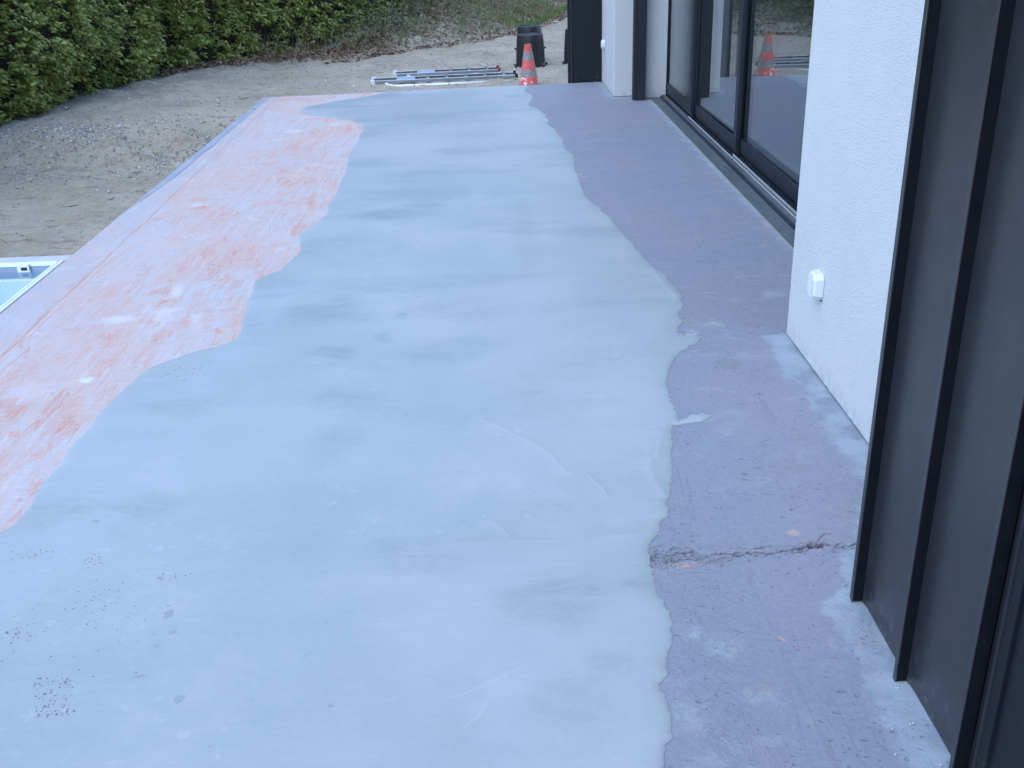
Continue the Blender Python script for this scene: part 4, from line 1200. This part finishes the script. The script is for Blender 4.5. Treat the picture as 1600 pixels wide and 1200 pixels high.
# ------------------------------------------------------------------ hedge
HP = [(-5.6, 3.0), (-5.25, 5.0), (-4.95, 6.8), (-4.72, 8.2), (-4.40, 9.42), (-4.02, 11.4), (-3.62, 12.9), (-2.70, 14.2), (-2.05, 14.75), (-1.55, 15.4), (-1.15, 16.5), (-.6, 18.2), (.4, 20.3), (1.7, 22.2), (3.2, 24.0)]
Hn = np.array(HP); seg = np.linalg.norm(np.diff(Hn, axis=0), axis=1); cum = np.concatenate([[0], np.cumsum(seg)])
def hpath(s):
    return np.stack([np.interp(s, cum, Hn[:, 0]), np.interp(s, cum, Hn[:, 1])], 1)
def hedge():
    root = tag(empty('hedge', (-4.40, 9.42, -.03)), 'dense evergreen laurel hedge along the bare soil, upper left', 'hedge')
    bpy.context.view_layer.update()
    inv = root.matrix_world.inverted()
    NS = 27000
    # more shoots where the hedge is close
    s = rng.random(NS) ** 1.0 * cum[-1]
    near = np.exp(-((s - 8) / 7) ** 2)
    s = s[rng.random(NS) < .35 + .65 * near]
    n = len(s)
    h = rng.random(n) ** .95 * 2.25 + .01
    p = hpath(s); q = hpath(s + .05)
    tn = (q - p); tn /= np.linalg.norm(tn, axis=1)[:, None]
    out = np.stack([tn[:, 1], -tn[:, 0]], 1)      # towards the terrace
    dep = np.empty(n); gz = np.empty(n); hole = np.zeros(n, bool); tint = np.empty(n)
    for i in range(n):
        a = fn(s[i], h[i], 0, .8, 3); b = fn(s[i], h[i], 5, 2.6, 3); c = fn(s[i], h[i], 11, 3.4, 2)
        dep[i] = .16 * a + .12 * b + .10 * math.sin(min(1.0, h[i] / 1.6) * 2.2)
        hole[i] = (c < -.34 and h[i] < 1.5) or (b < -.42)
        tint[i] = .5 + .5 * fn(s[i], h[i], 20, 1.1, 3)
        gz[i] = ground_z(p[i, 0], p[i, 1], False)
    keep = ~(hole & (rng.random(n) < .9))
    s, h, p, out, dep, gz, tn, tint = (a[keep] for a in (s, h, p, out, dep, gz, tn, tint)); n = len(s)
    dd = dep - rng.random(n) ** 2.0 * .17
    C = np.column_stack([p + out * dd[:, None], gz + h])
    N = []; POS = []; DIR = []; SZ = []; RN = []
    K = 8
    for k in range(K):
        ax = np.column_stack([out * .9, np.full(n, .55)]) + rng.normal(0, .35, (n, 3))
        ax /= np.linalg.norm(ax, axis=1)[:, None]
        ang = 2.4 * k + rng.random(n) * .8
        u = np.column_stack([tn, np.zeros(n)]); w = np.cross(ax, u); w /= np.linalg.norm(w, axis=1)[:, None]; u = np.cross(w, ax)
        rad = u * np.cos(ang)[:, None] + w * np.sin(ang)[:, None]
        op = .35 + .65 * rng.random(n)
        d = rad * op[:, None] + ax * (1 - op * .6)[:, None]
        nm = ax * 1.0 - rad * .5 + rng.normal(0, .30, (n, 3)) + np.array((0, 0, .85))
        POS.append(C + ax * (-.02 + .010 * k)[..., None] if False else C + ax * ((-.045 + .011 * k)) + rng.normal(0, .008, (n, 3)))
        DIR.append(d); N.append(nm)
        SZ.append(rng.uniform(.036, .068, n) * (1 + .15 * (k < 3)))
        RN.append(np.clip(.16 + .50 * tint + rng.normal(0, .28, n) + .02 * k, 0, 1))
    POS = np.concatenate(POS); DIR = np.concatenate(DIR); N = np.concatenate(N); SZ = np.concatenate(SZ); RN = np.concatenate(RN)
    yellow = rng.random(len(RN)) < .006; RN[yellow] = 1.0
    okz = POS[:, 2] > np.repeat(gz[None], K, 0).ravel() - .01
    POS, DIR, N, SZ, RN = (a[okz] for a in (POS, DIR, N, SZ, RN))
    # the 300 leaves that show largest are objects of their own
    dist = np.linalg.norm(POS - np.array((0, 0, 1.5)), axis=1)
    px = POS[:, 0] / POS[:, 1]
    vis = (px > -.50) & (POS[:, 2] < 1.0) & (POS[:, 1] > 7.5)
    order = np.argsort(np.where(vis, dist - SZ * 12, 1e6))[:900:3]
    rest = np.ones(len(POS), bool); rest[order] = False
    ob = scatter(LEAFV, LEAFF, POS[rest], N[rest], DIR[rest], SZ[rest], 'foliage', M['leaf'], rnd=RN[rest], smooth=True)
    ob.parent = root; ob.matrix_parent_inverse = inv
    lms = []
    for v in (.25, .5, .75):
        me = bpy.data.meshes.new('leaf'); me.from_pydata(LEAFV.tolist(), [], [tuple(f) for f in LEAFF.tolist()])
        at = me.attributes.new('rnd', 'FLOAT', 'POINT'); at.data.foreach_set('value', [v] * len(LEAFV))
        me.polygons.foreach_set('use_smooth', [True] * len(me.polygons)); me.materials.append(M['leaf']); lms.append(me)
    for i in order:
        o = bpy.data.objects.new('leaf', lms[min(2, int(RN[i] * 3))]); COL.objects.link(o)
        z = Vector(N[i]).normalized(); y = Vector(DIR[i]); y = (y - z * y.dot(z)).normalized(); x = y.cross(z)
        m = Matrix((x, y, z)).transposed().to_4x4() @ Matrix.Scale(SZ[i], 4); m.translation = Vector(POS[i])
        o.parent = root; o.matrix_parent_inverse = inv; o.matrix_basis = m
    # dark backing sheet, shade among the inner leaves put into its colour
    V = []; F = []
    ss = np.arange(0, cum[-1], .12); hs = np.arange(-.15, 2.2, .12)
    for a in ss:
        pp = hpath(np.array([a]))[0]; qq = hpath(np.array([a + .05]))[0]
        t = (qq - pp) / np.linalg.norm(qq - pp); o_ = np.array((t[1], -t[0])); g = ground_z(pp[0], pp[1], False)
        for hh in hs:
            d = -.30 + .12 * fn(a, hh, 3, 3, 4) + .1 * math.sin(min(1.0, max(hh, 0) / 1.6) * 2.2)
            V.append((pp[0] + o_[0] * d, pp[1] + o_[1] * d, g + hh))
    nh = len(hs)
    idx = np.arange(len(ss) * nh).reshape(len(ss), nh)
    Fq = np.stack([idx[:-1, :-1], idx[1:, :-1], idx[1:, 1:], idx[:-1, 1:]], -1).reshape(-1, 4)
    ob = mesh_np('shaded_leaf_backing', np.array(V), Fq, M['core'], kind='stuff'); ob.parent = root; ob.matrix_parent_inverse = inv
    # stems and twigs
    n = 2600
    s = rng.random(n) * cum[-1]; p = hpath(s); q = hpath(s + .05); t = q - p; t /= np.linalg.norm(t, axis=1)[:, None]; o_ = np.stack([t[:, 1], -t[:, 0]], 1)
    hh = rng.random(n) * 1.5
    g = np.array([ground_z(a, b, False) for a, b in p])
    base = np.column_stack([p + o_ * rng.uniform(-.26, .02, n)[:, None], g + hh])
    d = np.column_stack([t * rng.normal(0, .6, n)[:, None] + o_ * .35, rng.uniform(.1, 1.1, n)])
    TV = np.array([(-.5, 0, 0), (.5, 0, 0), (0, 0, .8), (-.3, 1, .1), (.3, 1, .1), (0, 1, .6)], float)
    TF = np.array([(0, 1, 4, 3), (1, 2, 5, 4), (2, 0, 3, 5)])
    L = rng.uniform(.12, .45, n); W = rng.uniform(.003, .008, n)
    ob = scatter(TV, TF, base, np.column_stack([o_, np.zeros(n)]) + rng.normal(0, .2, (n, 3)), d, np.column_stack([W, L, W]), 'twigs', M['bark'])
    ob.parent = root; ob.matrix_parent_inverse = inv
hedge()

# ------------------------------------------------------------------ bank with ivy, brambles, litter and grass
BK = np.array(P['bankline'])
def bank():
    seg = np.linalg.norm(np.diff(BK, axis=0), axis=1); cu = np.concatenate([[0], np.cumsum(seg)])
    def at(s): return np.stack([np.interp(s, cu, BK[:, 0]), np.interp(s, cu, BK[:, 1])], 1)
    def pts(n, dmin, dmax, s0=-.3, s1=1.0, pw=1.0):
        s = (s0 + (s1 - s0) * rng.random(n)) * cu[-1]
        sc = np.clip(s, 0, cu[-1]); p = at(sc); q = at(np.clip(sc + .1, 0, cu[-1])); q2 = at(np.clip(sc - .1, 0, cu[-1]))
        t = q - q2; t /= np.linalg.norm(t, axis=1)[:, None]
        p = p + t * (s - sc)[:, None]
        back = np.stack([-t[:, 1], t[:, 0]], 1)
        d = dmin + (dmax - dmin) * rng.random(n) ** pw
        p = p + back * d[:, None]
        return p, sc / cu[-1], d
    # dead leaves all along the hedge foot and over the bank
    n = 19000
    p, s, d = pts(n, -.28, 4.6, -.1, 1.15, 1.5)
    # along the hedge foot too
    m = 8000
    ss = rng.uniform(9.4, 16.2, m); hpn = hpath(ss); hq = hpath(ss + .05); t = hq - hpn; t /= np.linalg.norm(t, axis=1)[:, None]
    p2 = hpn + np.stack([t[:, 1], -t[:, 0]], 1) * (np.abs(rng.normal(0, .20, m)) + .06)[:, None] * np.clip((ss - 9.2) / 2.5, .3, 1.2)[:, None]
    p = np.concatenate([p, p2])
    z = np.array([ground_z(a, b) for a, b in p])
    pos = np.column_stack([p, z + rng.uniform(.002, .02, len(p))])
    nr = rng.normal(0, .35, (len(p), 3)) + np.array((0, 0, 1)); dr = rng.normal(0, 1, (len(p), 3)); dr[:, 2] *= .3
    clump = np.array([fn(a, b, 0, 1.6, 3) for a, b in p])
    kp = rng.random(len(p)) < .35 + 1.2 * np.clip(clump + .25, 0, 1)
    lv = LEAFV.copy(); lv[:, 2] *= 2.2
    scatter(lv, LEAFF, pos[kp], nr[kp], dr[kp], rng.uniform(.03, .065, kp.sum()), 'leaf_litter', M['litter'])
    # ivy and bramble foliage on the bank
    n = 34000
    p, s, d = pts(n, .05, 3.6, .0, 1.05, .8)
    z = np.array([ground_z(a, b) for a, b in p]); cl = np.array([fn(a, b, 9, 1.1, 4) for a, b in p])
    dens = np.clip(.62 - s * .5, .14, 1) + cl * .9 + (d - .35) * .22
    k = rng.random(n) < dens
    p, z, s, d, cl = p[k], z[k], s[k], d[k], cl[k]
    hgt = rng.random(len(p)) ** 1.2 * (.10 + .75 * np.clip(.6 - s, .0, 1) * np.clip(d, .1, 1) + .35 * np.clip(cl, 0, 1))
    pos = np.column_stack([p, z + .01 + hgt])
    nr = rng.normal(0, .45, (len(p), 3)) + np.array((.2, -.6, .7)); dr = rng.normal(0, 1, (len(p), 3))
    o = scatter(LEAFV, LEAFF, pos, nr, dr, rng.uniform(.025, .07, len(p)), 'bank_foliage', M['ivy'], rnd=np.clip(rng.normal(.42, .24, len(p)), 0, 1))
    o2 = bpy.data.objects['leaf_litter']
    # dry stems
    n = 2600
    p, s, d = pts(n, .0, 2.4, -.2, .85, .9)
    z = np.array([ground_z(a, b) for a, b in p])
    TV = np.array([(-.5, 0, 0), (.5, 0, 0), (0, 0, .8), (-.3, .5, .12), (.3, .5, .12), (-.1, 1, .0), (.1, 1, .0)], float)
    TF = np.array([(0, 1, 4, 3), (3, 4, 6, 5)])
    W = rng.uniform(.004, .008, n); L = rng.uniform(.12, .5, n)
    scatter(TV, TF, np.column_stack([p, z]), rng.normal(0, .4, (n, 3)) + np.array((0, -1, .2)), rng.normal(0, .6, (n, 3)) + np.array((0, 0, .8)),
            np.column_stack([W, L, L]), 'dry_stems', M['litter'])
    # grass
    n = 26000
    p, s, d = pts(n, -.10, 1.8, .30, 1.0, 1.6)
    cl = np.array([fn(a, b, 30, 1.2, 3) for a, b in p]); k = rng.random(n) < np.clip((s - .38) * 2.2, .05, .9) * (.40 + 1.2 * np.clip(cl, -.3, .6)) * np.clip(1.9 - s * 1.35, .1, 1)
    p, s = p[k], s[k]; n = len(p)
    z = np.array([ground_z(a, b) for a, b in p])
    W = rng.uniform(.006, .010, n); L = rng.uniform(.05, .17, n)
    scatter(TV, TF, np.column_stack([p, z - .005]), rng.normal(0, .5, (n, 3)) + np.array((0, -1, .2)), rng.normal(0, .45, (n, 3)) + np.array((0, 0, 1)),
            np.column_stack([W, L, L]), 'grass', M['grass'])
bank()

# ------------------------------------------------------------------ pebbles, clods, twigs on the soil
def in_hide(x, y): return (x > -2.18 and y < 10.45) or (x > .8 and y < 13)
def soil_bits(n, name, mat, smin, smax, fdens, squash=.7, yr=(5.2, 16)):
    P_ = []
    while len(P_) < n:
        x = random.uniform(-4.6, 1.6); y = random.uniform(*yr)
        if in_hide(x, y): continue
        if x / y < -.5 or x/y > .12: continue
        if random.random() > fdens(x, y): continue
        P_.append((x, y))
    P_ = np.array(P_); z = np.array([ground_z(a, b) for a, b in P_])
    sz = smin + (smax - smin) * rng.random(n) ** 3
    S3 = np.column_stack([sz * rng.uniform(.8, 1.3, n), sz, sz * squash])
    return scatter(RV, RF, np.column_stack([P_, z + sz * .15]), np.tile((0, 0, 1.0), (n, 1)) + rng.normal(0, .3, (n, 3)), rng.normal(0, 1, (n, 3)), S3, name, mat)
def dens_slope(x, y):
    a = math.exp(-((y - 8.75) / .55) ** 2)
    return .03 + .97 * a * (.45 + fn(x, y, 0, 1.5, 3)) if y < 10 else .04
soil_bits(7500, 'pebbles', M['stone'], .003, .012, dens_slope, yr=(5.2, 14))
soil_bits(9000, 'soil_clods', M['clod'], .002, .011, lambda x, y: .04 + .8 * math.exp(-((y - 8.8) / .55) ** 2), .4)
def chips():
    n = 110; cr = np.array(P['crack'])
    x = .37 + .5 * rng.random(n) ** 1.7; y = np.interp(x, cr[:, 0], cr[:, 1]) + rng.normal(-.008, .022, n)
    sz = .0007 + .0026 * rng.random(n) ** 2
    scatter(RV, RF, np.column_stack([x, y, .0025 + sz * .2]), np.tile((0, 0, 1.0), (n, 1)) + rng.normal(0, .4, (n, 3)), rng.normal(0, 1, (n, 3)),
            np.column_stack([sz * 1.4, sz, sz * .35]), 'crack_chips', M['chip'])
chips()
def twigs():
    n = 90
    P_ = []
    while len(P_) < n:
        x = random.uniform(-4.3, 1.2); y = random.uniform(6, 17)
        if in_hide(x, y) or dist_line(x, y) > 0 or x / y < -.5: continue
        P_.append((x, y))
    P_ = np.array(P_); z = np.array([ground_z(a, b) for a, b in P_])
    TV = np.array([(-.5, -.5, 0), (.5, -.5, 0), (0, -.5, 1), (-.4, .5, .1), (.4, .5, .1), (0, .5, 1)], float)
    TF = np.array([(0, 1, 4, 3), (1, 2, 5, 4), (2, 0, 3, 5)])
    W = rng.uniform(.002, .005, n); L = rng.uniform(.03, .16, n)
    dr = rng.normal(0, 1, (n, 3)); dr[:, 0] += .5; dr[:, 2] *= .1
    scatter(TV, TF, np.column_stack([P_, z + .004]), np.tile((0, 0, 1.0), (n, 1)), dr, np.column_stack([W, L, W]), 'scattered_twigs', M['bark'])
twigs()
# crumbs of mortar swept along the foot of the cladding
def crumbs():
    n = 34; P_ = []
    for k in range(n):
        y = random.uniform(1.45, 2.05); P_.append((.832 - abs(random.gauss(0, .035)) - .014, y))
    for k in range(26): P_.append((random.uniform(1.30, 1.44), random.uniform(3.8, 9.3)))
    for k in range(40): P_.append((random.uniform(.45, 1.0), random.uniform(1.4, 3.4)))
    P_ = np.array(P_); n = len(P_)
    sz = .0006 + .0024 * rng.random(n) ** 2.5
    scatter(RV, RF, np.column_stack([P_, .002 + sz * .3]), np.tile((0, 0, 1.0), (n, 1)), rng.normal(0, 1, (n, 3)), sz, 'mortar_crumbs', M['foam'])
crumbs()
for nm, lb, ct in (('screed_pinholes', 'tiny air holes pitting the fresh grey screed', 'pinholes'), ('leaf_litter', 'brown dead leaves along the hedge foot and bank', 'leaf litter'),
               ('bank_foliage', 'ivy and bramble leaves covering the bank', 'ground cover'), ('dry_stems', 'dry stems sticking out of the bank', 'dry stems'),
               ('grass', 'green grass at the foot of the bank behind the tubs', 'grass'), ('pebbles', 'pale pebbles on the cut soil slope', 'pebbles'),
               ('soil_clods', 'small lumps of dry soil', 'soil'), ('crack_chips', 'flaked chips of old coating crumbled along the crack', 'chips'), ('scattered_twigs', 'thin dark twigs lying on the soil', 'twigs'),
               ('mortar_crumbs', 'white mortar crumbs along the wall foot', 'crumbs')):
    tag(bpy.data.objects[nm], lb, ct, kind='stuff')
